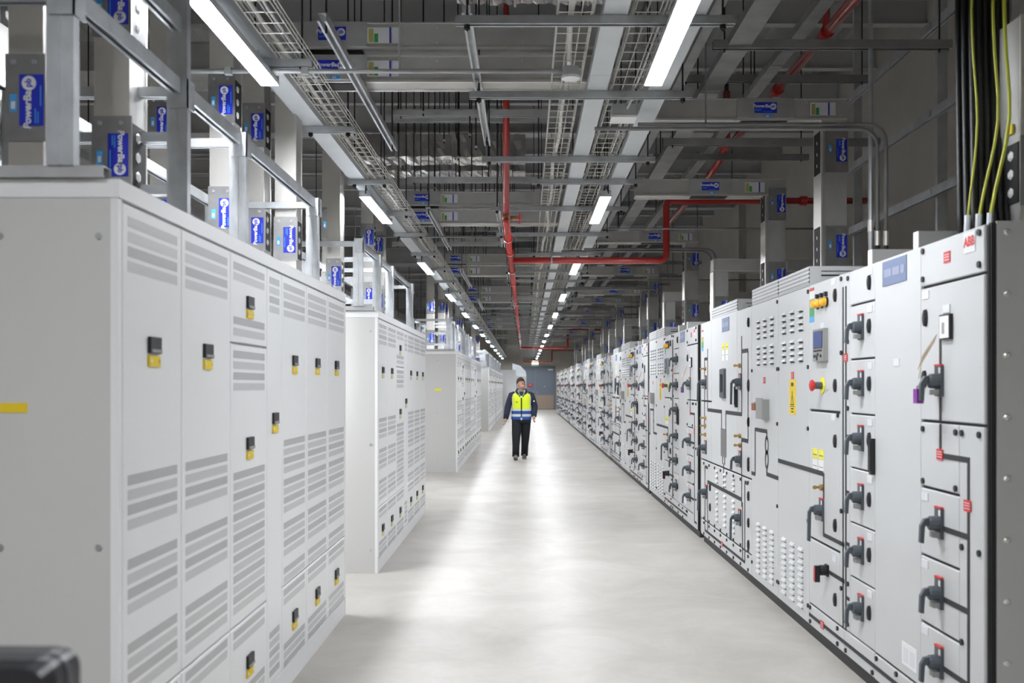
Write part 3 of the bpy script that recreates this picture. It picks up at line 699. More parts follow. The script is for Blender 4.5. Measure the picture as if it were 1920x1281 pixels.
yr = [3.6, 5.04, 6.33, 8.13, 9.02, 10.4, 12.16, 14.0, 16.04, 17.6, 19.4, 21.3]; y = 23.1
while y < 66: yr.append(y); y += 1.8
for k, y in enumerate(yr): bracket(.06 if k in (4, 7, 10) else -.355, 1.06, y, '%s long hanger channel under the paired trunkings' % nth(k), 'hanger channels under the paired trunkings')
def lamp(x, y, label, group, z=3.38):
    r = thing('led_batten', label, 'lamp', (x, y, z), group)
    obj('housing', MB().prism([(-.045, .012), (-.05, .02), (-.035, .06), (.035, .06), (.05, .02), (.045, .012)], 'y', -.765, .765), LHOUS, r)
    obj('diffuser', MB().box(-.050, .050, -.76, .76, .004, .010), LED, r)
    obj('side_lip', MB().box(-.054, -.050, -.765, .765, .001, .022), LHOUS, r); obj('side_lip', MB().box(.050, .054, -.765, .765, .001, .022), LHOUS, r)
    obj('end_cap', MB().box(-.05, .05, -.78, -.765, .002, .06), LHOUS, r); obj('end_cap', MB().box(-.05, .05, .765, .78, .002, .06), LHOUS, r)
    obj('flex', MB().tube([(.0, -.6, .06), (.0, -.66, .10), (.01, -.78, .09), (.02, -.85, .02), (.02, -.82, .11), (.0, -.8, .22)], .006, 6), BLACK, r, smooth=True)
    for q in (-.5, .5): obj('hanger', MB().cyl((0, q, .06), (0, q, .12 if z > 3.2 else ZC+.03-z), .006, 6), GALD, r)
for k, y in enumerate((7.3, 7.72, 15.6)):
    lamp((-2.75, -2.95, -2.75)[k], y, '%s LED batten hung low in the cross gaps between the vented cabinet lineups' % nth(k), 'LED battens in the cross gaps', 2.95)
for k in range(-2, 13):
    y = 5.05+4.96*k
    n = nth(k) if k >= 0 else nth(-k-1)+' rearward'
    lamp(-1.49, y, '%s glowing LED batten over the vented cabinets, counted along its row' % n, 'LED battens over the vented cabinets')
    lamp(.745, y, '%s glowing LED batten under the paired trunkings, counted along its row' % n, 'LED battens under the paired trunkings')
jb = thing('junction_box', 'pale square junction box hanging between the paired trunkings', 'junction box', (.66, 6.72, 3.42))
obj('box_lid', MB().box(-.085, .085, -.085, .085, 0, .015), WHITE, jb); obj('box_body', MB().box(-.08, .08, -.08, .08, .015, .09), GALD, jb); obj('gland_cable', MB().tube([(.02, -.08, .06), (.04, -.16, .09), (.12, -.3, .12)], .009, 6), CABW, jb)
rd = random.Random(11)
def longch(x, y0, y1, z, label, group='long strut channels over the aisle', m=GALV, wd=.05, h=.045):
    r = thing('strut_channel', label, 'support channel', (x, y0, z), group)
    obj('channel', MB().prism(cprof(wd, h), 'y', 0, y1-y0), m, r)
    for t in (.12, y1-y0-.12): obj('threaded_rod', MB().cyl((0, t, -.02), (0, t, ZC+.03-z), .006, 6), GASK, r)
for k, (a, b) in enumerate(((5.08, 7.9), (10.6, 13.7), (16.2, 19), (21.8, 24.8))):
    longch(-1.04, a, b, 3.49, '%s lengthwise strut channel between the vented cabinets and the red pipe' % nth(k)); longch(-.30, a, b, 3.53, '%s lengthwise strut channel beside the red drop pipe' % nth(k))
# bus duct pairs crossing above the aisle
def cross_duct(x0, x1, y, z0, z1, label, group, depth=.2, lab=(), stick=(), m=ALU):
    r = thing('busbar_duct', label, 'busbar duct', (x0, y, z0), group); L = x1-x0; h = z1-z0
    obj('duct', MB().box(0, L, .004, depth-.004, .012, h-.004), m, r)
    obj('flange', MB().box(0, L, -.004, .012, 0, .016).box(0, L, depth-.012, depth+.004, 0, .016).box(0, L, -.002, .01, h-.008, h), BRIGHT, r)
    hb = MB(); k = .15
    while k < L:
        for zz in (.25, .8): hb.cyl((k, .004, h*zz), (k, -.002, h*zz), .006, 6)
        k += .27
    o = obj('rivets', hb, BEAMM, r); o['kind'] = 'stuff'
    for xx in lab:
        jp = obj('joint_plate', MB().box(xx-.22, xx+.22, -.014, -.004, .015, h), DUCTD, r); put('maker_label', PB, jp, (xx, -.0145, h*.55))
        put('blue_sticker', CY, jp, (xx+.02, -.0145, h*.16), (0, PI/2, 0))
        obj('insulator_stack', MB().box(xx-.18, xx+.18, .03, depth-.03, -.002, .012), GASK, r)
    for xx in stick: put('rating_sticker', MULTI, r, (xx, -.005, h*.5))
    return r
for k, y in enumerate((6.3, 11.8, 17.4, 23, 34)):
    nm = nth(k)
    for j, (a, b) in enumerate(((3.76, 3.93), (3.55, 3.72))):
        cross_duct(-1.52, .47, y, a, b, '%s silver busbar duct crossing the aisle in the %s pair over the red pipe' % (('upper', 'lower')[j], nm), 'silver busbar ducts over the aisle', lab=(.30,), stick=(.62,))
G = 'busbar ducts and risers above the switchgear'
def elbow_riser(xr, y, zt, x0, label, zb=2.30, h=.17, wd=.2, lab=(.9,), stick=(1.35,), low=2.55, low2=True):
    d = cross_duct(x0, xr+wd/2, y, zt-h, zt, label, G, lab=lab, stick=stick)
    a = wd/2; ox = xr-x0
    ob = obj('riser_duct', MB().box(ox-a, ox+a, .004, .196, zb-(zt-h), 0.0), ALU, d)
    obj('riser_flange', MB().box(ox-a-.004, ox-a+.012, -.006, .2, zb-zt+h, 0).box(ox-a, ox+a, .19, .2, zb-zt+h, 0), BRIGHT, d)
    for q in ((low, low+.75) if low2 else (low,)):
        jp = obj('riser_joint', MB().box(ox-a+.03, ox+a+.006, -.012, -.002, q-(zt-h), q-(zt-h)+.33), JOINT, d)
        st = MB().box(ox-a-.006, ox-a+.02, .02, .18, q-(zt-h), q-(zt-h)+.33, 0)
        for e in range(3): st.ell((ox-a+.016, .10, q-(zt-h)+.07+.09*e), .026, .035, .032, 1, 8, 5)
        obj('insulator_stack', st, [GASK, INSU], d)
        put('maker_label', PB, jp, (ox+a*.55, -.0125, q-(zt-h)+.17), (0, PI/2, 0)); put('blue_sticker', CY, jp, (ox-a*.35, -.0125, q-(zt-h)+.18))
    return d
for b, (y, g) in enumerate(banks[:8]):
    elbow_riser(2.42, y+3.83, 3.88, .98, 'silver elbowed busbar duct dropping to the chain-symbol cubicle, %s' % BN[b])
    if g: elbow_riser(2.53, y+6.1, 3.72, 1.12, 'silver elbowed busbar duct dropping to the incomer cubicle, %s' % BN[b], lab=(.75, ), stick=(1.2,))
    if b:
        d = cross_duct(2.30, 4.1, y+1.5, 3.02, 3.18, 'low silver busbar duct running from wall to the %s of switchgear' % BN[b], G, stick=(.8,))
        obj('riser_duct', MB().box(0, .18, .004, .196, 2.3-3.02, 0), ALU, d); jp = obj('riser_joint', MB().box(.01, .19, -.012, -.002, -.6, -.3), JOINT, d)
        put('maker_label', PB, jp, (.14, -.0125, -.45), (0, PI/2, 0)); obj('riser_flange', MB().box(-.006, .01, -.006, .2, -.72, 0), BRIGHT, d)
r = riser(2.19, 4.26, 2.285, 3.22, 'silver busbar riser with white insulators on the end switchgear cubicle', G, (2.40,), (0,), .19, .14, -1)
o = obj('yellow_label', MB().box(-.078, -.071, .06, .11, .44, .48), YEL, r)
# ------------------------------------------------------------------ red pipework
def pipe(label, pts, r, extra=None):
    t = thing('sprinkler_pipe', label, 'pipe', (0, 0, 0)); obj('pipe', MB().tube(pts, r, 12), PIPE, t, smooth=True); return t
t = pipe('red drop pipe coming down through the ceiling services above the bronze valve', [(-.183, 9.55, ZC), (-.183, 9.55, 3.27)], .031)
v = thing('valve', 'bronze pipe valve with small red wheel under the red drop pipe', 'valve', (-.183, 9.55, 3.235))
obj('valve_body', MB().ell((0, 0, 0), .045, .045, .05).cyl((.03, 0, 0), (.12, 0, 0), .022, 10), COPP, v, smooth=True)
wh = MB().tube([(.13, .05*math.cos(k*PI/8), .05*math.sin(k*PI/8)) for k in range(17)], .008, 6).cyl((.11, 0, 0), (.14, 0, 0), .012, 8).box(.125, .133, -.05, .05, -.005, .005).box(.125, .133, -.005, .005, -.05, .05); obj('hand_wheel', wh, RED, v)
t = pipe('red pipe running down the middle of the aisle ceiling to the far doors', [(-.183, 9.5, 3.2), (-.183, 66.8, 3.2)], .034)
for y in (10.6, 11.7, 13.6, 15.2, 19, 22, 27, 33, 41): obj('pipe_collar', MB().tube([(-.183, y, 3.2), (-.183, y+.07, 3.2)], .05, 12), PIPE, t)
for y in (11.2, 14.4, 16.7, 24, 30): obj('hanger_rod', MB().cyl((-.183, y, 3.24), (-.183, y, ZC), .006, 6), GASK, t)
for k, (y, nm) in enumerate(((12.5, 'first'), (41.5, 'second'), (66.0, 'third'))):
    t = pipe('%s red branch pipe crossing over the aisle and rising toward the switchgear wall' % nm, [(-.17, y, 3.2), (1.70, y, 3.2), (1.74, y, 3.21), (1.77, y, 3.25), (1.77, y, 3.88), (1.78, y, 3.93), (1.83, y, 3.95), (4.28, y, 3.95)], .042)
    obj('coupling', MB().tube([(3.45, y, 3.95), (3.53, y, 3.95)], .062, 12).tube([(3.2, y, 3.95), (3.26, y, 3.95)], .062, 12), PIPE, t)
    obj('pipe_clip', MB().tube([(.32, y, 3.2), (.34, y, 3.2)], .047, 12).cyl((.33, y, 3.24), (.33, y, ZC), .006, 6), GALD, t)
t = pipe('long red main pipe high above the switchgear', [(2.72, 2, 4.82), (2.72, 13.4, 4.82)], .05)
obj('riser_branch', MB().tube([(2.72, 9.0, 4.82), (2.72, 9.0, ZC)], .035, 10), PIPE, t); obj('coupling', MB().tube([(2.72, 10.7, 4.82), (2.72, 10.78, 4.82)], .065, 12).tube([(2.72, 8.96, 4.82), (2.72, 9.04, 4.82)], .062, 12), PIPE, t)
obj('hanger_rod', MB().cyl((2.72, 12, 4.85), (2.72, 12, ZC), .006, 6).cyl((2.72, 6, 4.85), (2.72, 6, ZC), .006, 6), GASK, t)
t = pipe('red main pipe continuing lower past the jog above the switchgear', [(2.72, 13.45, 5.6), (2.72, 13.45, 4.9), (2.66, 13.6, 4.72), (2.62, 14.5, 4.6), (2.62, 64, 4.6)], .05)
obj('hanger_rod', MB().cyl((2.62, 20, 4.6), (2.62, 20, ZC), .006, 6).cyl((2.72, 13.45, 5.6), (2.72, 13.45, ZC), .03, 8), GASK, t)
# ------------------------------------------------------------------ conduits
def conduit(label, pts, r=.0135, m=DARKS, clips=()):
    t = thing('conduit', label, 'conduit', (0, 0, 0), None); obj('tube', MB().tube(pts, r, 8), m, t, smooth=True)
    for p in clips: obj('clip', MB().box(p[0]-.02, p[0]+.02, p[1]-.02, p[1]+.02, p[2]-.02, p[2]+.02), GALD, t)
    return t
t = conduit('long grey conduit crossing the aisle under the silver busbar ducts', [(-2.4, 5.70, 3.43), (.26, 5.70, 3.43)], .0135, GALD, [(-1.7, 5.70, 3.43), (-1.26, 5.70, 3.43)])
obj('end_box', MB().cyl((.26, 5.7, 3.40), (.26, 5.7, 3.45), .05, 12, 0).cyl((.26, 5.7, 3.385), (.26, 5.7, 3.40), .055, 12, 1), [GALD, WHITE], t); obj('drop_rod', MB().cyl((-.72, 5.70, 3.42), (-.72, 5.70, ZC), .006, 6), GALD, t)
t = conduit('conduit crossing the aisle over the second vented cabinet lineup', [(-1.9, 12.25, 3.46), (-.1, 12.25, 3.46)], .013)
obj('drop_rod', MB().cyl((-.9, 12.25, 3.46), (-.9, 12.25, ZC), .006, 6), GALD, t)
for k, (y, xe) in enumerate(((6.9, 2.50), (13.2, 2.52), (18.4, 2.52), (24.8, 2.5), (30.5, 2.5), (37, 2.5))):
    for j in (0, 1):
        x1 = xe-.06*j; z = 3.44-.03*j; R = .12
        pts = [(.78-.3*j, y, z), (x1-R, y, z)]+[(x1-R+R*math.sin(a), y, z-R+R*math.cos(a)) for a in (.4, .8, 1.2, PI/2)]+[(x1, y, 2.28)]
        t = conduit('%s of two grey conduits bending down to the switchgear, %s set' % (('outer', 'inner')[j], nth(k)), pts, .014)
        obj('coupling', MB().cyl((x1, y, 2.60), (x1, y, 2.70), .019, 8), BRIGHT, t); obj('flexible_tail', MB().cyl((x1, y, 2.28), (x1, y, 2.6), .017, 8), RUBB, t)
        if k == 0: obj('support_rod', MB().cyl((1.25, y, z), (1.25, y, ZC), .006, 6), GALD, t)
obj_ = thing('conduit_drop', 'straight grey conduit dropping beside the bent pair onto the switchgear', 'conduit', (2.40, 6.92, 2.28)); obj('tube', MB().cyl((0, 0, 0), (0, 0, 3.7), .016, 8), GALV, obj_); obj('coupling', MB().cyl((0, 0, .42), (0, 0, .5), .021, 8), BRIGHT, obj_)
for k, y in enumerate((12.0, 17.8, 22.6, 27.6)): conduit('thin conduit running from the paired trunkings toward the wall, %s along' % nth(k), [(1.0, y, 3.52), (4.28, y, 3.52)], .011)
# wall strut ladder, cables
wf = thing('wall_strut_frame', 'dark galvanised strut frame standing along the wall over the switchgear', 'frame', (0, 0, 0))
for y in (5.6, 7.9, 9.9): obj('post', MB().box(3.27, 3.35, y, y+.042, 0, ZC), GALD, wf)
for z in (4.43, 3.74, 3.12): obj('rail', MB().prism([(3.22+a, z+b) for a, b in cprof(.045, .07)], 'y', 4.8, 10.3), GALD, wf)
for y in (5.6, 7.9, 9.9):
    for z in (4.43, 3.74, 3.12): obj('plate_bracket', MB().box(3.19, 3.20, y-.06, y+.12, z+.01, z+.06), GALV, wf)
rd = random.Random(5)
cxs = [(1.97+.028*(k % 7), 4.35+.07*(k//7)) for k in range(18)]
for k, (x, y) in enumerate(cxs):
    z0 = 2.285; j = rd.uniform(-.01, .01)
    pts = [(x, y, z0), (x+.0, y+.02, z0+.12), (x+.03+j, y+.10, z0+.45), (x+.05+j, y+.16, z0+.9), (x+.05, y+.17, ZC)]
    o = obj('black_cable', MB().tube(pts, .0135, 7), RUBB, smooth=True); tag(o, 'black power cable in the bundle rising from the end switchgear cubicle', 'cable', 'black cables rising from the end cubicle')
for k, (x, y) in enumerate(((1.92, 4.33), (1.955, 4.30), (1.99, 4.27))):
    dx = (.055, .10, .10)[k]
    pts = [(x+dx*(.5-.5*math.cos(min(1, t/.62)*PI))+.012*math.sin(t*5), y+.05*min(1, t), 2.285+t) for t in [.1*q for q in range(12)]]+[(x+dx+.01, y+.05, 4.2), (x+dx-.005, y+.05, ZC)]
    o = thing('earth_cable', ('thin', 'middle', 'thick')[k]+' yellow-green earth cable in front of the black cables', 'cable', (0, 0, 0)); obj('cable', MB().tube(pts, (.005, .0065, .008)[k], 7), EARTH, o, smooth=True)
    obj('gland', MB().cyl((x, y, 2.28), (x+.004, y, 2.37), .014, 8), GALV, o)
cs = thing('cable_strut', 'pair of dark upright struts behind the black cable bundle', 'support channel', (0, 0, 0)); obj('strut', MB().box(2.24, 2.30, 4.75, 4.80, 2.3, ZC), GALD, cs); obj('strut', MB().box(2.32, 2.36, 4.75, 4.80, 2.3, ZC), GALD, cs)
# ------------------------------------------------------------------ higher services
for k, (x, z, wd, lab) in enumerate(((1.48, 3.98, .16, 'grey cable ladder side above the paired trunkings'), (1.16, 3.9, .07, 'slim lengthwise channel above the outer trunking'), (2.02, 4.2, .10, 'lengthwise tray over the switchgear front'), (-3.3, 3.25, .30, 'wide lengthwise tray behind the vented cabinets'), (-4.1, 3.9, .30, 'higher lengthwise tray far behind the vented cabinets'))):
    r = thing('cable_tray', lab, 'cable tray', (x, 0, z)); y = 2.0; 
    while y < 62:
        obj('section', MB().prism([(-wd/2, .06), (-wd/2, 0), (wd/2, 0), (wd/2, .06), (wd/2-.004, .06), (wd/2-.004, .004), (-wd/2+.004, .004), (-wd/2+.004, .06)], 'y', y, y+5.98), DARKS, r); y += 6
    rr = MB()
    for y in range(3, 62, 6): rr.cyl((-wd/2, y, 0), (-wd/2, y, ZC+.03-z), .006, 6).cyl((wd/2, y, 0), (wd/2, y, ZC+.03-z), .006, 6)
    obj('hanger_rods', rr, GASK, r)['kind'] = 'stuff'
rd = random.Random(3)
def clear_y(y):
    for _ in range(40):
        if abs((y-2.4+3) % 6-3) < .2 or any(a-.08 < y < a+.6 for a in (13.0, 14.6, 17.0, 20.0, 8.3)): y += .07
        else: break
    return y
def crossch(x0, x1, y, z, label, h=.06, m=GALD, rods=True, grp='cross channels among the ceiling services'):
    y = clear_y(y)
    r = thing('cross_channel', label, 'support channel', (x0, y, z), grp); obj('channel', MB().prism(cprof(.06, h), 'x', 0, x1-x0), DARKS if x0 > 1 else m, r)
    if rods:
        for t in (.08, x1-x0-.08): obj('threaded_rod', MB().cyl((t, 0, -.02), (t, 0, ZC+.03-z), .006, 6), GASK, r)
n = 0
CH = [(1.3, 2.95, 6.9, 3.96), (1.36, 3.1, 8.3, 4.35), (1.25, 3.2, 9.0, 3.80), (1.4, 3.1, 10.9, 4.10), (-1.3, .5, 7.4, 4.25), (-1.2, .6, 8.4, 4.05), (-1.4, .5, 9.9, 4.25), (-1.3, .6, 10.9, 3.85), (-1.25, .3, 13.2, 4.1), (-1.9, -.3, 14.2, 3.62)]
for k, y in enumerate([x*1.6+15.4 for x in range(31)]):
    a = rd.choice((-1.7, -1.2, -1.5)); CH.append((a, rd.choice((-.2, .3, .6)), y, rd.uniform(3.62, 4.6)))
    if k % 2 == 0: CH.append((1.1, rd.choice((2.6, 3.4, 4.2)), y+.6, rd.uniform(3.75, 4.6)))
for k, c in enumerate(CH): crossch(*c, '%s cross channel hung between the ceiling services, counted down the aisle' % nth(k) if k < 58 else 'cross channel')
for k, (y, z) in enumerate(((13.0, 4.62), (14.6, 4.78), (17.0, 4.5), (20.0, 4.9), (8.3, 5.0))):
    r = thing('foil_duct', '%s foil-wrapped air duct crossing above the aisle' % nth(k), 'air duct', (-2.2 if k < 4 else -.6, y, z), 'foil-wrapped ducts'); L = 2.2 if k < 4 else 1.4; h = .3; rr = random.Random(k); nx = 40
    rings = []
    for i in range(nx+1):
        x = L*i/nx; ring = []
        for (yy, zz) in [(0, 0), (.17, 0), (.35, 0), (.5, 0), (.5, .15), (.5, h), (.25, h), (0, h), (0, .2), (0, .1)]: ring.append((x, yy+rr.uniform(-.012, .012), zz+rr.uniform(-.012, .012)))
        rings.append(ring)
    obj('foil_wrap', MB().rings(rings), FOIL, r)
    for q in (.5, L-.52): obj('strap', MB().box(q, q+.02, -.02, .52, -.02, h+.02), GALD, r); obj('hanger_rod', MB().cyl((.51, .25, h), (.51, .25, ZC+.03-z), .007, 6).cyl((L-.49, .25, h), (L-.49, .25, ZC+.03-z), .007, 6), GASK, r)
rd = random.Random(9)
for k in range(20):
    y = 8.5+.55*k+rd.uniform(-.1, .1); x = -1.15+rd.uniform(0, .75); z = 3.86+rd.uniform(0, .5) if k % 3 else 3.93
    o = thing('threaded_rod', '%s thin black hanging rod over the aisle, counted down the aisle' % nth(k), 'rod', (x, y, z), 'black hanging rods'); obj('rod', MB().cyl((0, 0, 0), (0, 0, ZC+.03-z), .0075, 6), GASK, o); obj('nut', MB().cyl((0, 0, .02), (0, 0, .04), .015, 6), GALD, o)
# large air ducts high across the room
for k, (y, z, h, lab) in enumerate(((10.2, 4.85, .3, 'flat'), (25, 4.7, .4, 'deep'), (38, 4.6, .4, 'distant'))):
    tag(obj('air_duct', MB().box(-5, .9, y, y+.7, z, z+h).box(-5, .9, y-.02, y, z+h-.03, z+h).box(-5, .9, y-.02, y, z, z+.03), DUCTD), '%s grey sheet-metal air duct high across the aisle ceiling' % lab, 'air duct', 'sheet-metal air ducts')
# far white cabinet and duct left of the doors
fc = thing('far_cabinet', 'tall white cabinet at the end of the row beside the double doors', 'cabinet', (-1.05, 58.5, 0)); obj('body', MB().box(-.9, .5, 0, 2.2, 0, 2.55), UPSP, fc)
for z0, z1 in ((.1, .8), (.85, 1.5), (1.55, 2.4)): obj('door', MB().box(-.7, .3, -.03, 0, z0, z1), WHITE, fc)
dd = thing('air_duct_elbow', 'pale grey duct elbow curving down beside the far doors', 'air duct', (-.55, 61.5, 0))
obj('vertical_leg', MB().box(.02, .62, 0, .6, 0, 2.2), GALD, dd); obj('elbow', MB().rings([[(.02-.0, 0, 2.2), (.62, 0, 2.2), (.62, .6, 2.2), (.02, .6, 2.2)], [(.0, 0, 2.35), (.57, 0, 2.5), (.57, .6, 2.5), (.0, .6, 2.35)], [(-.1, 0, 2.42), (.25, 0, 2.85), (.25, .6, 2.85), (-.1, .6, 2.42)], [(-.25, 0, 2.45), (-.25, 0, 3.0), (-.25, .6, 3.0), (-.25, .6, 2.45)]]), TRUN, dd)
# black case close to the camera
bc = thing('black_case', 'out-of-focus black upright case standing close by at the head of the aisle', 'case', (-.925, 1.42, 0))
def rrect(w, h, r, n=5):
    P = []
    for cx, cy, a0 in ((w/2-r, h-r, 0), (-w/2+r, h-r, PI/2), (-w/2+r, r, PI), (w/2-r, r, 1.5*PI)):
        for k in range(n+1): a = a0+PI/2*k/n; P.append((cx+r*math.cos(a), cy+r*math.sin(a)))
    return P
P = rrect(.50, 1.235, .03)
obj('shell', MB().rings([[(x*k, y, (z-.6)*k2+.6) for x, z in P] for y, k, k2 in ((.0, .96, .985), (.015, 1, 1), (.09, 1, 1), (.105, .97, .985))]), mat('black_leatherette', (.015, .015, .018), .35, bump=.2, bscale=60), bc)
obj('lid_edge', MB().rings([[(x*1.01, y, z*1.001) for x, z in rrect(.50, 1.235, .03)] for y in (.045, .06)]), mat('dark_grey_trim', (.06, .06, .07), .3), bc)
obj('side_pad', MB().box(-.2, .16, -.012, 0, .9, 1.2), mat('black_leatherette', (0, 0, 0)), bc)
#PERSON
# ------------------------------------------------------------------ the walking man
SKIN = mat('skin', (.52, .29, .21), .5); NAVY = mat('navy_jacket', (.018, .024, .05), .8, bump=.4, bscale=40); HIVIS = mat('hi_vis_yellow', (.72, .86, .02), .6)
REFL = mat('reflective_tape', (.62, .64, .68), .35); VBLUE = mat('vest_blue', (.012, .075, .30), .6); TROU = mat('black_trousers', (.012, .012, .016), .85, bump=.3, bscale=40)
HAIR = mat('brown_hair', (.055, .035, .025), .7); SHOE = mat('shoe_grey', (.10, .10, .11), .6); SOLE = mat('shoe_sole', (.30, .29, .27), .7); SHIRT = mat('pale_shirt', (.55, .62, .72), .8); LANY = mat('green_lanyard', (.12, .50, .14), .6)
EYEW = mat('eye_white', (.8, .8, .78), .3); LIPS = mat('lips', (.45, .17, .14), .5)
man = thing('person', 'man walking down the aisle in navy jacket and yellow-blue hi-vis vest, looking up', 'person', (-.085, 21.9, 0))
ARMS = {-1: [(-.205, .01, 1.43), (-.30, .05, 1.15), (-.345, -.03, .90)], 1: [(.20, .01, 1.43), (.29, .06, 1.16), (.275, -.07, .955)]}
LEGS = {-1: [(-.095, 0, .90), (-.115, -.10, .50), (-.125, -.16, .11)], 1: [(.095, 0, .90), (.085, .05, .50), (.065, .22, .12)]}
HC = Vector((.0, -.025, 1.655)); HR = Matrix.Rotation(math.radians(-30), 4, 'X') ; HR = Matrix.Rotation(math.radians(22), 4, 'Z') @ HR
def hp(x, y, z): return tuple(HC + (HR @ Vector((x, y, z))))
def body():
    V = []; E = []; R = []
    def add(p, r, par=None):
        V.append(p); R.append(r); i = len(V)-1
        if par is not None: E.append((par, i))
        return i
    pel = add((0, 0, .96), .12); sp = add((0, .0, 1.16), .115, pel); ch = add((0, .01, 1.36), .12, sp); nb = add((0, .0, 1.47), .062, ch); nk = add((0, -.01, 1.55), .058, nb)
    for s in (-1, 1):
        a = add((s*.13, .01, 1.42), .075, ch); b = add(ARMS[s][0], .06, a); c = add(ARMS[s][1], .043, b); d = add(ARMS[s][2], .029, c)
        w_ = Vector(ARMS[s][2]); dr = (w_-Vector(ARMS[s][1])).normalized(); k = add(tuple(w_+dr*.05), .036, d); k2 = add(tuple(w_+dr*.085), .034, k)
        h = add(LEGS[s][0], .085, pel); kn = add(LEGS[s][1], .058, h); an = add(LEGS[s][2], .04, kn)
        fy = -.13; f = add((LEGS[s][2][0], LEGS[s][2][1]+fy, .075 if s < 0 else .05), .035, an)
    h1 = add(tuple(HC+(HR @ Vector((0, .0, -.045)))), .078, nk); h2 = add(tuple(HC+(HR @ Vector((0, .012, .03)))), .088, h1); h3 = add(tuple(HC+(HR @ Vector((0, .01, .075)))), .068, h2)
    me = bpy.data.meshes.new('b'); me.from_pydata(V, E, []); o = bpy.data.objects.new('b', me); C.objects.link(o)
    md = o.modifiers.new('s', 'SKIN'); 
    for i, r in enumerate(R):
        sv = me.skin_vertices[0].data[i]; sv.radius = (r, r); sv.use_root = (i == 0)
    o.modifiers.new('u', 'SUBSURF').levels = 2
    dg = bpy.context.evaluated_depsgraph_get(); m2 = bpy.data.meshes.new_from_object(o.evaluated_get(dg))
    mb = MB(); mb.v = [tuple(v.co) for v in m2.vertices]; mb.f = [list(p.vertices) for p in m2.polygons]; mb.m = [0]*len(mb.f)
    bpy.data.objects.remove(o); bpy.data.meshes.remove(m2); bpy.data.meshes.remove(me)
    # fingers and thumbs, curled, rooted in the palms
    for s in (-1, 1):
        w_ = Vector(ARMS[s][2]); dr = (w_-Vector(ARMS[s][1])).normalized(); fw = Vector((0, -1, 0)); side = dr.cross(fw).normalized()*s
        fw = side.cross(dr).normalized()*s
        for k, L in enumerate((.068, .076, .072, .056)):
            p0 = w_+dr*.085+fw*(.028-.019*k); a = -side*1.0
            p1 = p0+dr*L*.45; p2 = p1+(dr*.7+a*.7).normalized()*L*.35; p3 = p2+(dr*.1+a).normalized()*L*.3
            mb.tube([p0-dr*.02, p0, p1, p2, p3], [.010, .0098, .009, .0085, .006], 7)
        t0 = w_+dr*.035+fw*.026; mb.tube([t0, t0+(fw*.7+dr*.7).normalized()*.035, t0+(fw*.45+dr).normalized()*.068-side*.008], [.013, .011, .007], 7)
    # jaw, nose, ears
    M = Matrix.Translation(HC) @ HR
    q = MB().ell((0, -.022, -.075), .058, .068, .05).rings([[(-.007, -.088, .03), (.007, -.088, .03), (.007, -.08, .03), (-.007, -.08, .03)], [(-.017, -.116, -.018), (.017, -.116, -.018), (.017, -.08, -.022), (-.017, -.08, -.022)], [(-.012, -.10, -.028), (.012, -.10, -.028), (.012, -.08, -.03), (-.012, -.08, -.03)]])
    for s in (-1, 1): q.ell((s*.09, .012, -.005), .012, .022, .034, 0, 8, 6).ell((s*.03, -.082, .02), .013, .010, .008, 1, 8, 6).ell((s*.03, -.091, .02), .006, .004, .006, 2, 6, 4).box(s*.014, s*.048, -.096, -.086, .036, .043, 2)
    q.ell((0, -.088, -.055), .024, .009, .007, 3, 8, 5)
    mb.add(q, M)
    return mb
obj('body', body(), [SKIN, EYEW, HAIR, LIPS], man, smooth=True)
def ering(cx, cy, z, a, b, n=24, p=2.4):
    out = []
    for k in range(n):
        t = 2*PI*k/n; c, s_ = math.cos(t), math.sin(t); out.append((cx+a*math.copysign(abs(c)**(2/p), c), cy+b*math.copysign(abs(s_)**(2/p), s_), z))
    return out
# trousers
mb = MB()
for s in (-1, 1):
    h, k, a = [Vector(p) for p in LEGS[s]]; P = [h+Vector((0, 0, .04)), h*.6+k*.4, k, k*.5+a*.5, a+Vector((0, 0, -.035))]
    mb.tube(P, [.118, .112, .094, .080, .078], 14)
mb.rings([ering(0, 0, z, a, b) for z, a, b in ((.78, .10, .09), (.84, .175, .115), (.92, .19, .125), (1.02, .18, .12))]); obj('trousers', mb, TROU, man, smooth=True)
# jacket: trunk, sleeves, hood collar
mb = MB().rings([ering(0, 0, z, a, b) for z, a, b in ((.815, .212, .145), (.93, .212, .148), (1.05, .198, .14), (1.2, .205, .142), (1.33, .222, .148), (1.42, .215, .125), (1.465, .165, .105), (1.50, .10, .085))])
for s in (-1, 1):
    S, El, W_ = [Vector(p) for p in ARMS[s]]
    mb.tube([S+Vector((-s*.07, 0, .005)), S+Vector((0, 0, -.02)), S*.55+El*.45, El, El*.45+W_*.55, W_], [.078, .090, .080, .073, .066, .056], 14)
obj('jacket', mb, NAVY, man, smooth=True)
cb = MB()
for s in (-1, 1): cb.tube([(s*.03, .09, 1.535), (s*.085, .05, 1.535), (s*.105, -.03, 1.50), (s*.085, -.11, 1.45), (s*.035, -.150, 1.375)], [.028, .034, .034, .028, .014], 10)
obj('hood_collar', cb, NAVY, man, smooth=True)
lb = MB()
for s in (-1, 1): lb.tube([(s*.07, -.03, 1.52), (s*.066, -.085, 1.475), (s*.03, -.148, 1.37)], [.022, .02, .01], 8)
obj('collar_lining', lb, mat('collar_lining_grey', (.36, .40, .48), .8), man, smooth=True)
obj('shirt', MB().rings([[(-.06, -.10, 1.47), (.06, -.10, 1.47), (.05, -.05, 1.49), (-.05, -.05, 1.49)], [(-.012, -.152, 1.35), (.012, -.152, 1.35), (.012, -.12, 1.35), (-.012, -.12, 1.35)]]), SHIRT, man)
ly = MB()
for s in (-1, 1): ly.tube([(s*.058, -.05, 1.515), (s*.052, -.115, 1.455), (s*.012, -.160, 1.35)], .008, 6)
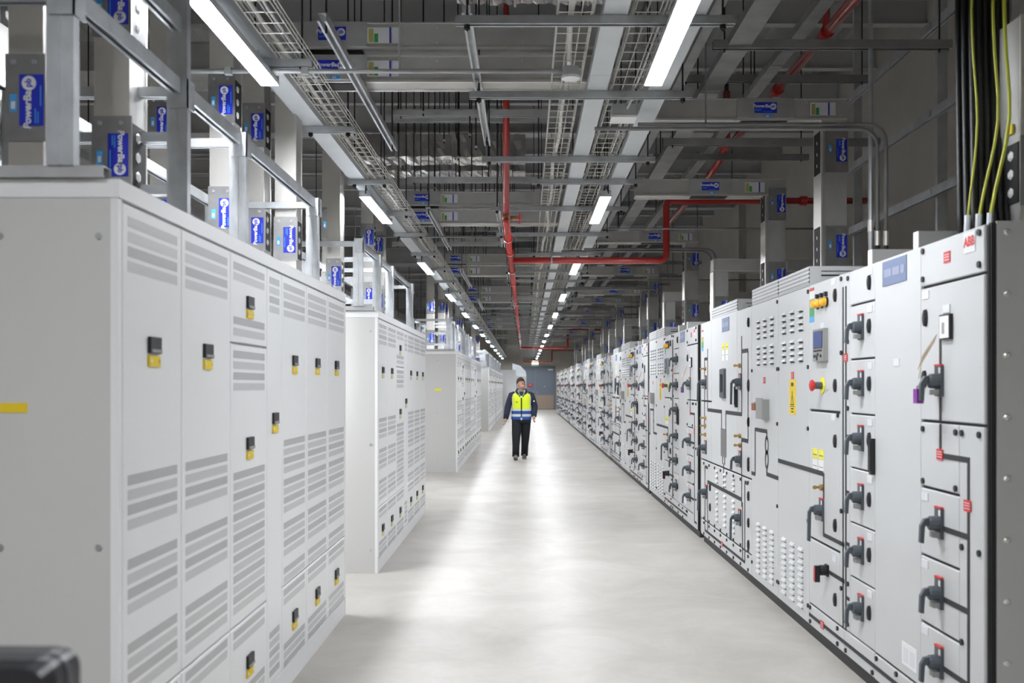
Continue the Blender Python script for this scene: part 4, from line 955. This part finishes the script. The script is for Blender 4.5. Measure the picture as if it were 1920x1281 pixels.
obj('lanyard', ly, LANY, man)
# vest: rings from hem to shoulder with its bands; wide arm holes near the top
Z = [.885, .95, .958, 1.005, 1.012, 1.075, 1.082, 1.115, 1.122, 1.2, 1.3, 1.38, 1.44, 1.475]
A = [.224, .222, .222, .220, .220, .217, .217, .216, .216, .219, .224, .224, .205, .145]; Bv = [.158, .158, .158, .156, .156, .154, .154, .154, .154, .158, .166, .162, .142, .108]
n = 32
def vm(a, k):
    front = 16 <= k < 32
    if a < 1: return 2
    if a < 3: return 1
    if a < 5: return 2
    if a < 7: return 1
    if k in (17, 18, 29, 30) or k in (2, 1, 13, 14): return 1
    return 0
rings_ = []
for z, a, b in zip(Z, A, Bv):
    rings_.append(ering(0, -.002, z, a, b, n, 2.3))
mb = MB().rings(rings_, 0, cap=False, mf=vm)
# V neck: open the front top
keep = []
for f, m_ in zip(mb.f, mb.m):
    zc = sum(mb.v[i][2] for i in f)/len(f); xc = sum(mb.v[i][0] for i in f)/len(f); yc = sum(mb.v[i][1] for i in f)/len(f)
    if yc < 0 and zc > 1.345 and abs(xc) < (zc-1.34)*.75: continue
    if abs(xc) > .17 and zc > 1.2 and abs(yc) < .058: continue
    keep.append((f, m_))
mb.f = [k[0] for k in keep]; mb.m = [k[1] for k in keep]
obj('hi_vis_vest', mb, [HIVIS, REFL, VBLUE, NAVY], man, smooth=True)
obj('zip', MB().tube([(0, -.160, .90), (0, -.158, 1.1), (0, -.168, 1.3), (0, -.164, 1.36)], .014, 6), TROU, man); obj('zip_toggle', MB().box(-.018, .018, -.18, -.165, .875, .93), REFL, man)
obj('chest_mark', MB().rings([[(-.125, -.158, 1.275), (-.075, -.162, 1.275), (-.1, -.162, 1.255)], [(-.125, -.150, 1.275), (-.075, -.152, 1.275), (-.1, -.152, 1.255)]]), TROU, man)
obj('sleeve_badge', MB().box(.262, .292, -.062, -.04, 1.275, 1.30), WHITE, man)
# hair cap
hb = MB(); R = []
for a in range(8):
    t = a/7*1.75; R.append([(.098*math.sin(t)*math.cos(2*PI*j/16), .02+.105*math.sin(t)*math.sin(2*PI*j/16)*(1 if math.sin(2*PI*j/16) > 0 else .80), .045+.112*math.cos(t)+(.055*max(0, -math.sin(2*PI*j/16)) if t > .9 else 0)) for j in range(16)])
R[0] = [(p[0]+.004*math.cos(i*PI/8), p[1]+.004*math.sin(i*PI/8), p[2]) for i, p in enumerate(R[0])]
hb.rings(R); h2 = MB().add(hb, Matrix.Translation(HC) @ HR); obj('hair', h2, HAIR, man, smooth=True)
# shoes
for s in (-1, 1):
    ax, ay, az = LEGS[s][2]; sh = MB()
    prof = [(.075, .035, .055), (.05, .042, .085), (0, .043, .095), (-.06, .047, .07), (-.13, .05, .048), (-.18, .044, .036), (-.205, .025, .022)]
    R = [[(0+wd*math.cos(k*PI/6), y, .022+max(0, h*math.sin(k*PI/6)) if k <= 6 else .022) for k in range(12)] for y, wd, h in prof]
    sh.rings(R, 0); sh.rings([[(-wd*1.03, y, 0), (wd*1.03, y, 0), (wd*1.03, y, .026), (-wd*1.03, y, .026)] for y, wd, h in prof], 1)
    rot = Matrix.Rotation(math.radians(-16 if s < 0 else 10), 4, 'X')
    M = Matrix.Translation((ax, ay, .0)) @ rot
    q = MB().add(sh, M); mz = min(v[2] for v in q.v); q.v = [(v[0], v[1], v[2]-mz) for v in q.v]
    obj('shoe', q, [SHOE, SOLE], man, smooth=True)
